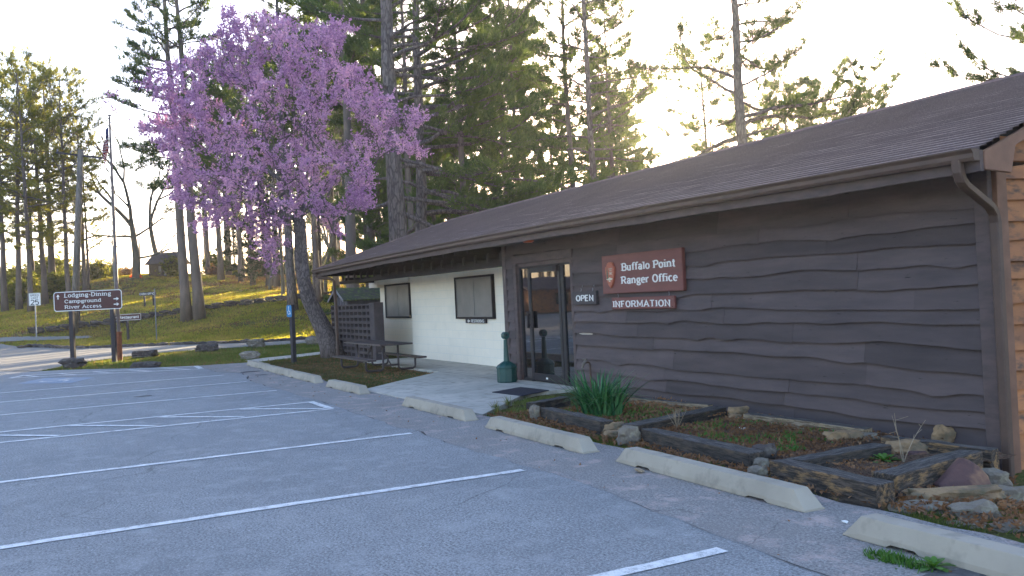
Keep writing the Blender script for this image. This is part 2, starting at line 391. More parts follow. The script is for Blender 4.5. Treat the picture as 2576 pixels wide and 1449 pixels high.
strip_sheet('driveway', DRV_A, DRV_B, M['road'], .02)
strip_sheet('footpath', PATH_A, PATH_B, M['slab'], .015)
# concrete apron in front of the door
mb = MB(); e = rag(SLAB[:4], .015, .25, 9)+SLAB[4:-1]; k = len(e)
mb.add([(x, y, .012) for x, y in e]+[(x, y, -.12) for x, y in e], [tuple(range(k)), *[(i, i+k, (i+1) % k+k, (i+1) % k) for i in range(k)]])
struct('concrete_apron', mb, M['slab'])
# expansion joints
mb = MB()
for a, b in (((-15.1,4.78),(-15.1,8.45)),((-17.3,7.06),(-12.1,7.0)),((-19.8,7.06),(-19.8,8.5))):
    a = np.array(a); b = np.array(b); n_ = np.array([-(b-a)[1],(b-a)[0]]); n_ = n_/np.linalg.norm(n_)*.006
    mb.poly([(*(a-n_),.0165),(*(b-n_),.0165),(*(b+n_),.0165),(*(a+n_),.0165)])
struct('apron_joint', mb, mat('joint', (.09,.085,.08)))
# ---------------- painted lines
def line(mb, a, b, wd=.1, z=.021, seed=0):
    a = np.array(a, float); b = np.array(b, float); d = b-a; L = np.linalg.norm(d); d /= L; n_ = np.array([-d[1], d[0]])
    k = max(2, int(L/.16)); rs = np.random.RandomState(seed)
    t = np.linspace(0, L, k+1); off = np.array([mnoise.noise(Vector((x*.8, seed*3.1, 0)))*.018 for x in t])
    l = a+d*t[:,None]+n_*(off+wd/2+(rs.rand(k+1)-.5)*.012)[:,None]; r = a+d*t[:,None]+n_*(off-wd/2+(rs.rand(k+1)-.5)*.012)[:,None]
    V = np.vstack([np.c_[l, np.full(k+1, z)], np.c_[r, np.full(k+1, z)]])
    mb.add(V, [(i, i+1+0, k+1+i+1, k+1+i)[::-1] for i in range(k)])
ends = [(-4.0,3.3),(-6.79,3.5),(-9.5,3.52),(-12.57,3.5),(-13.75,3.46),(-16.21,3.5),(-18.74,3.44),(-21.15,3.4)]
for i, (x, y) in enumerate(ends):
    mb = MB(); line(mb, (x, y), (x+.02, -13.5 if i < 7 else -1.1), .1 if i < 6 else .11, seed=i)
    struct('parking_line', mb, M['paint'])
mb = MB(); line(mb, (-12.6,3.47), (-13.76,3.47), .1, .0255, 31)
for k in range(8):
    y = 3.40-1.13*k; line(mb, (-12.66,y), (-13.68,y-.98), .1, .0235, 40+k)
struct('hatched_aisle', mb, M['paint'])
mb = MB(); line(mb, (-24.07,3.29), (-26.2,-1.0), .12, seed=50); line(mb, (-25.47,3.3), (-27.0,-.75), .12, seed=51)
line(mb, (-24.1,3.32), (-25.45,3.36), .14, .0255, 52); line(mb, (-26.15,-1.02), (-27.0,-.72), .12, .0255, 53)
for k in range(5):
    t = .06+.2*k; p = np.array((-24.07,3.29))*(1-t)+np.array((-26.2,-1.0))*t; q_ = np.array((-25.47,3.3))*(1-t-.14)+np.array((-27.0,-.75))*(t+.14)
    line(mb, p, q_, .1, .0235, 60+k)
struct('hatched_bay', mb, M['paint'])
bl = [(-25.2,-.25),(-23.9,.85),(-22.5,.3),(-23.7,-.8)]
mb = MB(); mb.poly([(x, y, .021) for x, y in bl]); struct('blue_bay_marking', mb, M['blue_paint'])
mb = MB(); c0 = np.array([-23.85,.03]); ex = np.array([.76,.65]); ey = np.array([-.78,.62])
def bp(u, v): return c0+ex*u*.55+ey*v*.5
rg = [bp(.55*math.cos(a)-.1, .55*math.sin(a)-.15) for a in np.linspace(-2.6, 1.3, 14)]
for a, b in zip(rg[:-1], rg[1:]): line(mb, a, b, .09, .0245, 3)
for a, b in (((.0,.9),(0,.1)),((0,.1),(.6,.05)),((.6,.05),(.9,-.6)),((0,.55),(.5,.5))): line(mb, bp(*a), bp(*b), .09, .0245, 5)
struct('wheelchair_marking', mb, M['paint'])
# tar blotches and a crack that runs over the lot
mb = MB()
for x, y, r in ((-17.4,1.4,.10),(-3.0,3.92,.12),(-2.75,3.96,.10),(-2.5,4.0,.09),(-11.8,-1.3,.04),(-21.8,4.1,.16),(-20.5,4.1,.10)):
    k = 14; mb.poly([(x+r*math.cos(a)*(1+.5*mnoise.noise(Vector((a, x, 0)))), y+1.6*r*math.sin(a)*(1+.5*mnoise.noise(Vector((a, y, 3)))), .0225 if y < 3.4 else .0045) for a in np.arange(k)*2*math.pi/k])
o = struct('tar_stain', mb, mat('tar', (.05,.05,.052), (.10,.10,.10), 20))
mb = MB(); ce = NEWLOT[1:-4]; rs_ = random.Random(3); Vc = []
for i, (x, y) in enumerate(ce):
    w_ = .012+.05*max(0, mnoise.noise(Vector((x*1.3, 4, 0)))+.25)
    Vc += [(x, y+w_, .0035), (x, y-.01, .0175)] if i % 1 == 0 else []
mb.add(Vc, [(2*i, 2*i+1, 2*i+3, 2*i+2) for i in range(len(ce)-1)]); struct('edge_crack', mb, mat('crack_dark', (.035,.033,.032), (.06,.055,.05), 14))
# ---------------- kerb stones and the low terrace wall on the hill
def stone_mesh(name, seed, sx, sy, sz, mt, sub=2, rough=.16, box=.55):
    bm = bmesh.new(); bmesh.ops.create_icosphere(bm, subdivisions=sub, radius=1)
    for v in bm.verts:
        p = v.co.copy(); mx = max(abs(p.x), abs(p.y), abs(p.z)); q = p/mx
        p = p.lerp(q, box); d = 1+rough*1.6*mnoise.noise(p*1.5+Vector((seed*7.3, seed, 0)))+rough*.7*mnoise.noise(p*3.5+Vector((seed, 9, seed)))
        cr = mnoise.noise(Vector((p.x*1.1+seed, p.y*1.1, p.z*6))); d += rough*.45*(1 if cr > .05 else -.4)*min(1, abs(cr)*4)
        v.co = Vector((p.x*d*sx/2, p.y*d*sy/2, p.z*d*sz/2))
    me = bpy.data.meshes.new(name); bm.to_mesh(me); bm.free(); me.materials.append(mt); return me
CST = [stone_mesh('stone', i, 1, .45, .32, M['dark_stone'], 1, .2, .8) for i in range(6)]
def lay(root, pts, L, dz, rows=1, nm='stone', sy=1.0, hz=1.0):
    rs = random.Random(5); acc = 0; n = 0
    pts = [np.array(p[:2], float) for p in pts]
    for r in range(rows):
        pos = 0.0; tot = sum(np.linalg.norm(b-a) for a, b in zip(pts[:-1], pts[1:]))
        s = rs.uniform(0, .5)*L
        while s < tot:
            l = L*rs.uniform(.7, 1.3); q = s+l/2; s += l*1.02; c = 0
            for a, b in zip(pts[:-1], pts[1:]):
                d = np.linalg.norm(b-a)
                if c+d >= q: break
                c += d
            else: break
            t = (q-c)/d; p = a*(1-t)+b*t; an = math.atan2((b-a)[1], (b-a)[0])
            o = bpy.data.objects.new(nm, rs.choice(CST)); C.objects.link(o); o.parent = root
            z = Tz(*p)+dz+r*.2*hz
            o.location = Vector((p[0], p[1], z))-Vector(root.location); o.rotation_euler = (rs.uniform(-.06,.06), rs.uniform(-.05,.05), an+rs.uniform(-.05,.05))
            o.scale = (l*.98, sy*rs.uniform(.8,1.2), hz*rs.uniform(.75,1.1))
kr = [tuple(onT(*p)[:2]) for p in ((40,879),(80,872),(120,874),(180,878),(308,874),(453,868),(560,865),(671,861),(760,855),(819,850),(870,847))]
t = thing('stone_kerb', 'low kerb of dark stones along the far edge of the road', 'kerb', (*kr[4], 0.0)); lay(t, kr, .62, .05, 1, 'kerb_stone', .8, .7)
wl = [onT(*p) for p in ((60,842),(120,837),(200,826),(285,815),(370,800),(463,787),(560,773),(670,761),(740,754),(813,748),(880,742))]
t = thing('terrace_wall', 'low dry-stone terrace wall running across the grassy slope', 'stone wall', tuple(wl[3])); lay(t, wl, .75, .06, 2, 'stone', 1.0, .8)
# ================================================================ OFFICE BUILDING
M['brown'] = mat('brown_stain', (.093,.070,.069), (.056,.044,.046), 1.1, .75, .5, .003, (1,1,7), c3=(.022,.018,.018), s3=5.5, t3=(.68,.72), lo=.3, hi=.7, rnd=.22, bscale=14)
M['brown_trim'] = mat('brown_trim', (.098,.070,.067), (.068,.051,.050), 5, .7, .35, .003, (1,1,3), rnd=.08)
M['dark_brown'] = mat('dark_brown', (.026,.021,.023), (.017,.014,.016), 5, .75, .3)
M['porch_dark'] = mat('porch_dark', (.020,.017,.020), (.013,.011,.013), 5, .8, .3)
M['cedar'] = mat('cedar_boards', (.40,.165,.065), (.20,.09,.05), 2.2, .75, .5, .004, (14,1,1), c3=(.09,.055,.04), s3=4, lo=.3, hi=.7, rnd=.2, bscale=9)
M['cedar_trim'] = mat('cedar_trim', (.20,.105,.07), (.14,.075,.052), 4, .75, .3)
M['gutter'] = mat('gutter_metal', (.088,.054,.041), (.068,.043,.034), 6, .6, .1, spec=.35)
M['white_block'] = None
def block_wall_mat():
    mt, n, b, out = newmat('white_block'); tc = n.nodes.new('ShaderNodeTexCoord')
    sp = n.nodes.new('ShaderNodeSeparateXYZ'); cb = n.nodes.new('ShaderNodeCombineXYZ')
    n.links.new(tc.outputs['Object'], sp.inputs[0]); n.links.new(sp.outputs[0], cb.inputs[0]); n.links.new(sp.outputs[2], cb.inputs[1])
    bt = n.nodes.new('ShaderNodeTexBrick'); n.links.new(cb.outputs[0], bt.inputs['Vector'])
    bt.inputs['Scale'].default_value = 1; bt.inputs['Brick Width'].default_value = .4; bt.inputs['Row Height'].default_value = .19
    bt.inputs['Mortar Size'].default_value = .006; bt.inputs['Mortar Smooth'].default_value = .6
    bt.inputs['Color1'].default_value = (.85,.78,.655,1); bt.inputs['Color2'].default_value = (.82,.755,.635,1); bt.inputs['Mortar'].default_value = (.72,.70,.63,1)
    f = noise_node(n, 3, 5, .6, tc.outputs['Object'])
    col = mixc(n, ramp(n, f, [(.5, (0,0,0)), (.75, (.35,.35,.35))]), bt.outputs['Color'], (.66,.63,.54))
    n.links.new(col, b.inputs['Base Color']); b.inputs['Roughness'].default_value = .85
    bump(n, b, bt.outputs['Fac'], -.35, .006); return mt
M['white_block'] = block_wall_mat()
M['roof'] = mat('asphalt_shingle', (.185,.128,.125), (.135,.095,.097), 2.0, .9, .6, .006, c3=(.11,.08,.082), s3=13, lo=.3, hi=.7, bscale=60)
def roof_mat():
    mt, n, b, out = newmat('shingle_courses'); tc = n.nodes.new('ShaderNodeTexCoord'); v = tc.outputs['Object']
    geo = n.nodes.new('ShaderNodeNewGeometry'); mp = n.nodes.new('ShaderNodeMapping'); mp.inputs['Location'].default_value = (0,-6.594,0)
    n.links.new(geo.outputs['Position'], mp.inputs[0])
    bt = n.nodes.new('ShaderNodeTexBrick'); n.links.new(mp.outputs[0], bt.inputs['Vector'])
    bt.inputs['Scale'].default_value = 1; bt.inputs['Brick Width'].default_value = .31; bt.inputs['Row Height'].default_value = 2.9/34
    bt.inputs['Mortar Size'].default_value = .014; bt.inputs['Mortar Smooth'].default_value = .3; bt.inputs['Bias'].default_value = 0
    bt.inputs['Color1'].default_value = (.42,.30,.285,1); bt.inputs['Color2'].default_value = (.30,.22,.212,1); bt.inputs['Mortar'].default_value = (.12,.09,.088,1)
    f = noise_node(n, 1.1, 5, .65, v); g = noise_node(n, 60, 3, .7, v)
    bt2 = mixc(n, 1.0, bt.outputs['Color'], (.72,.74,.76), 'MULTIPLY')
    col = mixc(n, ramp(n, f, [(.4, (0,0,0)), (.7, (.7,.7,.7))]), bt.outputs['Color'], bt2)
    col = mixc(n, ramp(n, g, [(.45, (0,0,0)), (.7, (.2,.2,.2))]), col, (.34,.26,.25))
    n.links.new(col, b.inputs['Base Color']); b.inputs['Roughness'].default_value = .9; b.inputs['Specular IOR Level'].default_value = .2
    bump(n, b, g, .6, .006); return mt
M['roof_course'] = roof_mat()
def glass_dark():
    mt, n, b, out = newmat('door_glass'); b.inputs['Base Color'].default_value = (.012,.011,.012,1)
    b.inputs['Roughness'].default_value = .02; b.inputs['Specular IOR Level'].default_value = 1.0; b.inputs['IOR'].default_value = 1.7
    bump(n, b, noise_node(n, 2.0, 2, .5, coords(n)), .05, .01); return mt
M['glass'] = glass_dark()
M['screen'] = mat('insect_screen', (.25,.225,.20), (.19,.175,.16), 2, .6, .2, .002, bscale=200)
M['alu'] = mat('bronze_aluminium', (.022,.022,.026), (.018,.018,.021), 4, .6, .05, spec=.3)
BX = -8.0
office = thing('ranger_office', 'long low ranger office with brown live-edge siding, white block end and brown shingle roof', 'building', (-14.3,7.33,0))
mb = MB(); mb.box((-14.28,7.40,-.9),(-5.10,11.6,2.42)); part('wall', mb, M['dark_brown'], office, label='dark sheathing behind the siding')
# white block end, its right part standing a little proud
mb = MB(); mb.box((-22.25,8.4,-.1),(-14.3,8.62,2.12)); mb.box((-25.2,8.56,-.1),(-22.25,8.8,2.12)); mb.box((-25.2,8.8,-.1),(-25.0,11.6,2.12)); mb.box((-25.0,11.4,-.1),(-14.3,11.6,2.12))
part('block_wall', mb, M['white_block'], office, label='white painted block wall')
mb = MB(); mb.box((-25.5,8.33,1.93),(-24.72,8.85,2.13)); mb.box((-24.72,8.36,2.0),(-22.3,8.56,2.13)); part('lintel', mb, M['white_block'], office, label='white lintel course at the top of the block wall')
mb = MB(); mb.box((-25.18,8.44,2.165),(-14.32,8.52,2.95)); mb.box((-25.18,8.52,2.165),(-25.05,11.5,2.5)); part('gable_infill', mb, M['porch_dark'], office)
# windows
def window(x0, x1, z0, z1, y):
    fb = MB(); t_ = .045
    for a, b in (((x0,z0),(x1,z0+t_)),((x0,z1-t_),(x1,z1)),((x0,z0+t_),(x0+t_,z1-t_)),((x1-t_,z0+t_),(x1,z1-t_))):
        fb.box((a[0], y-.03, a[1]), (b[0], y+.05, b[1]))
    fr = part('window', fb, M['dark_brown'], office)
    sb = MB(); s = .022; xm = (x0+x1)/2; a0, a1, c0, c1 = x0+t_, x1-t_, z0+t_, z1-t_
    for a, b in (((a0,c0),(a1,c0+s)),((a0,c1-s),(a1,c1)),((a0,c0+s),(a0+s,c1-s)),((a1-s,c0+s),(a1,c1-s)),((xm-s*.7,c0+s),(xm+s*.7,c1-s))):
        sb.box((a[0], y-.012, a[1]), (b[0], y+.03, b[1]))
    part('sash', sb, mat('sash_grey', (.22,.21,.20), (.18,.17,.16), 6, .5), fr)
    for p0, p1 in ((a0+s, xm-s*.7), (xm+s*.7, a1-s)):
        pb = MB(); pb.box((p0, y+.0, c0+s), (p1, y+.012, c1-s)); part('pane', pb, M['screen'], fr)
window(-19.2,-17.2,1.03,1.99,8.36); window(-24.6,-22.62,1.04,1.99,8.52)
# header beam over the porch, with the rafter tails showing above it
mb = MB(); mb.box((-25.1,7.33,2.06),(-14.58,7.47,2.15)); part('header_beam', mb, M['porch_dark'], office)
mb = MB(); mb.box((-25.1,7.47,2.075),(-24.96,8.32,2.24)); part('end_beam', mb, M['dark_brown'], office)
x = -24.8; rf = MB(); rf.hexa([(0,6.72,2.34),(.045,6.72,2.34),(.045,8.5,2.47),(0,8.5,2.47)],[(0,6.72,2.44),(.045,6.72,2.44),(.045,8.5,3.13),(0,8.5,3.13)])
rme = None
mb = MB(); mb.box((0,7.315,2.152),(.075,7.35,2.34)); bme = mb.mesh('rafter_block', mat('rafter_paint', (.05,.042,.045), (.035,.03,.033)))
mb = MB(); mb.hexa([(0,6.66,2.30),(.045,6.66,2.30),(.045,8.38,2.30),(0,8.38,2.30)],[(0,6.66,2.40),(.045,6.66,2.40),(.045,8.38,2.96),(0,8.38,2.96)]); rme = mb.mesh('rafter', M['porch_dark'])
while x < -14.7:
    link('rafter', rme, office, (x,0,0)); link('rafter_block', bme, office, (x-.012,0,0)); x += .56
# soffit board behind
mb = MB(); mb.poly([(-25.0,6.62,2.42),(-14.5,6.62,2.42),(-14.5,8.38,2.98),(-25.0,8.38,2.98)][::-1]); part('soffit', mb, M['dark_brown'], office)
# ---------------- siding with wavy lower edges
zl = [-.2,.0,.14,.28,.46,.71,.87,1.04,1.23,1.42,1.60,1.80,1.98,2.2]
zr = [-.26,-.08,.10,.26,.41,.63,.84,1.05,1.19,1.41,1.60,1.78,1.94,2.1]
XA, XB = -14.42, -5.10
def rowz(r, x):
    t = (x-(-12.15))/(-5.15+12.15); z = zl[r]+(zr[r]-zl[r])*min(max(t, -.1), 1.05)
    return z
def wav(r, x):
    h = .028*mnoise.noise(Vector((x*.9, r*5.7, 1)))*1.5+.016*mnoise.noise(Vector((x*3.1, r*2.3, 7)))
    for k in range(3):                               # a few knots pull the edge down to a cusp
        xc = XA+(math.sin(r*12.9898+k*78.233)*43758.5453 % 1)*(XB-XA); dd = abs(x-xc)
        if (r*3+k) % 2 == 0: h -= .045*math.exp(-dd*5.5)-.012*math.exp(-((dd-.35)/.25)**2)
    return h
def board(x0, x1, r, ztop, parent, mt, y=7.33, th=.028, lo_=None, hi_=None):
    k = max(4, min(18, int((x1-x0)/.14))); xs = np.linspace(x0+.002, x1-.002, k+1); v = []
    jog = random.uniform(-.008, .008); yo = random.uniform(-.003, .003)
    for x in xs:
        zb = rowz(r, x)+wav(r, x)+jog
        if lo_ is not None: zb = max(zb, lo_)
        zt = (rowz(r+1, x)+wav(r+1, x)+.05) if r+1 < len(zl) else ztop
        zt = min(zt, ztop)
        v += [(x, y-.058+yo, zb), (x, y-.058+yo+th, zb+.02), (x, y-.012+yo*.3, zt), (x, y+.004, zt)]
    f = []
    for i in range(k):
        a, b = i*4, (i+1)*4
        f += [(a, b, b+2, a+2)[::1], (a+1, b+1, b, a), (a+2, b+2, b+3, a+3), (a+3, b+3, b+1, a+1)]
    f += [(0,2,3,1), (k*4, k*4+1, k*4+3, k*4+2)]
    mb = MB(); mb.add(v, f); return part('siding_board', mb, mt, parent)
random.seed(21)
DX0, DX1, DZ = -14.16, -12.12, 2.06                 # door opening with its casing
for r in range(len(zl)):
    z0_ = rowz(r, -12.15); top = 2.42
    cuts = [XA]
    spans = []
    if z0_ < DZ-.06:
        spans = [(XA, DX0-.0), (DX1, XB)]
        lt = top
    else: spans = [(XA, XB)]
    for a, b in spans:
        xs = [a]
        if b-a > 2:
            x = a+random.uniform(1.2, 3.4)
            while x < b-.7: xs.append(x); x += random.uniform(2.0, 3.6)
        xs.append(b)
        for p, q_ in zip(xs[:-1], xs[1:]):
            board(p, q_, r, top if r+1 >= len(zl) or z0_ >= DZ-.3 else 9, office, M['brown'], lo_=None if (q_ < -14.1 or p > -12.2) else DZ+.0)
# corner boards
mb = MB(); mb.box((-14.56,7.275,-.1),(-14.42,7.40,2.40)); bev(part('corner_board', mb, M['brown_trim'], office))
mb = MB(); mb.box((-14.56,7.40,-.1),(-14.30,8.40,2.40)); part('return_wall', mb, M['brown_trim'], office)
mb = MB(); mb.box((-5.18,7.27,-.75),(-5.04,7.335,2.40)); bev(part('corner_board', mb, M['brown_trim'], office))
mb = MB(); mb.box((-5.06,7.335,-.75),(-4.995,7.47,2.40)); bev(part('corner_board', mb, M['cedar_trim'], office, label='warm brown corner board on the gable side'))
# gable side: cedar coloured live-edge boards
random.seed(5)
z = -.75; r = 0
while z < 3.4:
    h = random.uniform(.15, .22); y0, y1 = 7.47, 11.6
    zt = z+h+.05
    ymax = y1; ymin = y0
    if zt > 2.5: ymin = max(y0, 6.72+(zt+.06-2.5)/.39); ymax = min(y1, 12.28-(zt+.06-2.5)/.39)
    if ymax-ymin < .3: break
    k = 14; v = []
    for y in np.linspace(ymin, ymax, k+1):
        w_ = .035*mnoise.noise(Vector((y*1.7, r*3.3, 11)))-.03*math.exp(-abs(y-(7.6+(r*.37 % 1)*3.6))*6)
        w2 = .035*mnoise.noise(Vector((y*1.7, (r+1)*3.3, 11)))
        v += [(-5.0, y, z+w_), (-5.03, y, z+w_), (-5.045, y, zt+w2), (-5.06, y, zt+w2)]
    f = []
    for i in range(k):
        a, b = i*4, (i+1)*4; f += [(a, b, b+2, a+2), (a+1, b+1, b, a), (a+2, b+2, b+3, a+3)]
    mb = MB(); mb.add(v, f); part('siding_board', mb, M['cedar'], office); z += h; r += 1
mb = MB(); mb.prism([(-5.08,7.42,2.3),(-5.08,11.58,2.3),(-5.08,11.58,2.72),(-5.08,9.5,3.52),(-5.08,7.42,2.72)], (-.3,0,0)); part('gable_wall', mb, M['dark_brown'], office)
# ---------------- roof: stepped shingle courses, hip at the far end
def eave_z(x): t = (x+4.65)/(-24.9+4.65); return 2.50+.05*math.sin(math.pi*min(max(t,0),1))-.01*t
RY, RZ, XE, XH, XHR = 9.5, 3.64, -4.62, -24.95, -21.95
NC = 34; roof = MB(); rs = np.random.RandomState(4)
for c in range(NC):
    t0, t1 = c/NC, (c+1)/NC
    xs = np.linspace(0, 1, 46); v = []
    for s in xs:
        xl0 = XH+(XHR-XH)*t0; xl1 = XH+(XHR-XH)*min(1, t1+.01)
        xa = xl0+(XE-xl0)*s; xb = xl1+(XE-xl1)*s
        j = .004*mnoise.noise(Vector((xa*1.9, c*3.0, 2)))+rs.uniform(-.0022,.0022)
        za = eave_z(xa)*(1-t0)+RZ*t0-(.06*sstep(-5,-25,np.array(xa)))*t0; zb = eave_z(xb)*(1-t1)+RZ*t1-(.06*sstep(-5,-25,np.array(xb)))*t1
        y0_ = 6.6+(RY-6.6)*t0; y1_ = 6.6+(RY-6.6)*t1
        v += [(xa, y0_-.006, float(za)+.016+j), (xb, y1_, float(zb)+.001+j*.3), (xa, y0_-.004, float(za)-.01)]
    f = []
    for i in range(45):
        a, b = i*3, (i+1)*3; f += [(a, b, b+1, a+1), (a+2, b+2, b, a)]
    roof.add(v, f)
rp = part('roof', roof, M['roof_course'], office, kind='stuff', label='brown asphalt shingles laid in courses')
back = MB()
e0 = (XH,6.6,eave_z(XH)); back.poly([(XH,6.6,2.485),(XHR,RY,RZ-.065),(XH,12.4,2.485)][::1]); back.poly([(XHR,RY,RZ-.065),(XE,RY,RZ-.004),(XE,12.4,2.49),(XH,12.4,2.485)])
part('rear_roof', back, M['roof'], office)
mb = MB(); mb.tube([(XHR,RY,RZ-.055),(-13,RY,RZ-.02),(XE,RY,RZ+.004)], .035, 6); mb.tube([(XHR,RY,RZ-.055),(XH,6.6,2.495)], .03, 6); part('ridge_cap', mb, M['roof'], office)
# fascia with a wavy lower edge, gutter, downspouts
k = 90; v = []
for i in range(k+1):
    x = XH+.02+(XE-XH-.04)*i/k; z = eave_z(x); lo = z-.19+.022*mnoise.noise(Vector((x*.7,3,1)))+.012*mnoise.noise(Vector((x*2.9,3,1)))
    v += [(x,6.62,lo),(x,6.66,lo),(x,6.62,z-.012),(x,6.66,z-.012)]
f = []
for i in range(k):
    a, b = i*4, (i+1)*4; f += [(a,b,b+2,a+2),(a+1,b+1,b,a),(a+3,b+3,b+1,a+1)]
f += [(0,2,3,1),(k*4,k*4+1,k*4+3,k*4+2)]
mb = MB(); mb.add(v, f); part('fascia', mb, M['brown_trim'], office)
mb = MB(); mb.hexa([(XH-.02,6.6,2.30),(XH+.03,6.6,2.30),(XH+.03,12.3,2.30),(XH-.02,12.3,2.30)],[(XH-.02,6.6,2.47),(XH+.03,6.6,2.47),(XH+.03,12.3,2.47),(XH-.02,12.3,2.47)]); part('end_fascia', mb, M['brown_trim'], office)
mb = MB(); gp = [(-.0,-.005),(-.0,-.10),(-.07,-.10),(-.085,-.075),(-.085,-.04),(-.11,-.012),(-.11,.0),(-.104,.0),(-.104,-.010),(-.079,-.038),(-.079,-.07),(-.066,-.094),(-.006,-.094),(-.006,-.005)]
k = 30; n_ = len(gp); v = []
for i in range(k+1):
    x = XH-.06+(XE-.02-XH+.06)*i/k; z = eave_z(x)+.002+.006*mnoise.noise(Vector((x,0,0)))
    v += [(x, 6.615+a, z+b) for a, b in gp]
mb.add(v, [(i*n_+j, i*n_+(j+1) % n_, (i+1)*n_+(j+1) % n_, (i+1)*n_+j) for i in range(k) for j in range(n_)])
for xe in (XE-.02, XH-.06):
    z = eave_z(xe); mb.prism([(xe,6.612,z-.004),(xe,6.612,z-.098),(xe,6.546,z-.098),(xe,6.532,z-.073),(xe,6.532,z-.038),(xe,6.508,z-.008)], (.004,0,0))
gt = part('gutter', mb, M['gutter'], office)
def pipe(path, a, b, name):
    mb = MB(); P_ = [np.array(p, float) for p in path]; rings = []
    for i, p in enumerate(P_):
        d = (P_[min(i+1,len(P_)-1)]-P_[max(i-1,0)]); d /= np.linalg.norm(d); s1 = np.array([1.,0,0]); s1 = s1-d*(s1@d); s1 /= np.linalg.norm(s1); s2 = np.cross(d, s1)
        for c in ((-1,-.7),(-.7,-1),(.7,-1),(1,-.7),(1,.7),(.7,1),(-.7,1),(-1,.7)): rings.append(p+s1*c[0]*a+s2*c[1]*b)
    f = [(i*8+j, i*8+(j+1) % 8, (i+1)*8+(j+1) % 8, (i+1)*8+j) for i in range(len(P_)-1) for j in range(8)]+[tuple(range(8))[::-1], tuple(range(len(P_)*8-8, len(P_)*8))]
    mb.add(rings, f); return part(name, mb, M['gutter'], office)
pipe([(-4.80,6.56,2.43),(-4.80,6.57,2.33),(-4.805,6.60,2.27),(-4.82,6.66,2.23),(-4.90,7.08,2.07),(-4.925,7.17,2.01),(-4.935,7.20,1.93),(-4.935,7.20,.7),(-4.935,7.20,-.3),(-4.935,7.15,-.40)], .042, .032, 'downspout')
pipe([(-24.75,6.57,2.40),(-24.75,6.57,2.32),(-24.70,6.62,2.27),(-24.15,6.80,2.21),(-23.98,6.85,2.13),(-23.93,6.86,1.46),(-23.93,6.86,.05)], .045, .035, 'downspout')
# rake board and the angled bracket board at the near corner
mb = MB()
for y0_, y1_, dz in ((6.66,RY,0),):
    mb.prism([(-4.66,y0_,2.33),(-4.66,6.99,2.31),(-4.66,7.06,2.54),(-4.66,RY,3.47),(-4.66,RY,3.60),(-4.66,6.66,2.48)], (.035,0,0))
mb.prism([(-4.66,RY,3.47),(-4.66,12.34,2.36),(-4.66,12.34,2.48),(-4.66,RY,3.60)], (.035,0,0))
bev(part('rake_board', mb, M['cedar_trim'], office, label='warm brown rake board with angled foot'))
mb = MB(); mb.poly([(-4.64,6.64,2.40),(-5.1,6.64,2.40),(-5.1,7.32,2.40),(-4.64,7.32,2.40)]); mb.poly([(-14.6,6.66,2.385),(-4.7,6.66,2.385),(-4.7,7.32,2.405),(-14.6,7.32,2.405)][::-1]); part('soffit', mb, M['dark_brown'], office)
# rust-orange light lens under the eave
mb = MB(); mb.lathe([(.0,0),(.07,.0),(.10,.02),(.10,.035)], 14, (-13.0,7.0,2.365)); part('eave_lamp', mb, mat('orange_plastic', (.62,.10,.02), (.5,.08,.02), 5, .4), office, label='rust-orange lamp lens under the eave')
# ---------------- door
mb = MB(); mb.box((-14.16,7.285,0),(-14.06,7.33,2.06)); mb.box((-12.20,7.285,0),(-12.12,7.33,2.06)); mb.box((-14.18,7.27,2.06),(-12.10,7.33,2.20)); bev(part('door_casing', mb, M['brown_trim'], office))
mb = MB(); mb.box((-14.06,7.33,0),(-14.03,7.52,2.06)); mb.box((-12.23,7.33,0),(-12.20,7.52,2.06)); mb.box((-14.03,7.33,2.0),(-12.23,7.52,2.06)); part('door_reveal', mb, M['brown_trim'], office)
yd = 7.36
dr = MB(); ax0, ax1 = -13.68, -12.60
for a, b in (((ax0,.03),(ax0+.06,1.96)),((ax1-.07,.03),(ax1,1.96)),((ax0+.06,1.88),(ax1-.07,1.96)),((ax0+.06,.03),(ax1-.07,.16))): dr.box((a[0],yd-.03,a[1]),(b[0],yd+.015,b[1]))
door = part('door', dr, M['alu'], office); bev(door, .004)
mb = MB(); mb.box((ax0+.06,yd-.012,.16),(ax1-.07,yd-.004,1.88)); part('pane', mb, M['glass'], door)
mb = MB(); mb.box((ax0-.005,yd-.09,.93),(ax0+.03,yd-.055,1.22)); mb.box((ax0+.005,yd-.056,.97),(ax0+.025,yd-.03,1.0)); mb.box((ax0+.005,yd-.056,1.15),(ax0+.025,yd-.03,1.18)); mb.box((ax0+.07,yd-.06,.93),(ax0+.15,yd-.035,1.22)); part('handle', mb, M['dark_brown'], door)
mb = MB(); mb.box((-13.20,yd-.034,.075),(-13.14,yd-.03,.105)); part('lock_plate', mb, mat('bright_plate', (.7,.7,.68)), door)
fr = MB()
for a, b in (((-14.03,.0),(-13.98,1.98)),((-13.72,.0),(-13.69,1.98)),((-12.59,.0),(-12.50,1.98)),((-12.28,.0),(-12.23,1.98)),((-13.98,1.965),(-12.28,2.0)),((-13.98,0),(-13.72,.07)),((-12.50,0),(-12.28,.07))): fr.box((a[0],yd-.02,a[1]),(b[0],yd+.03,b[1]))
part('door_frame', fr, M['alu'], office)
mb = MB(); mb.box((-13.98,yd,.07),(-13.72,yd+.008,1.965)); part('side_light', mb, M['glass'], office); mb = MB(); mb.box((-12.50,yd,.07),(-12.28,yd+.008,1.965)); part('side_light', mb, M['glass'], office)
mb = MB(); mb.box((-13.69,yd-.045,1.965),(-12.6,yd-.02,1.99)); mb.box((-12.74,yd-.075,1.87),(-12.62,yd-.03,1.97)); part('door_closer', mb, M['dark_brown'], office)
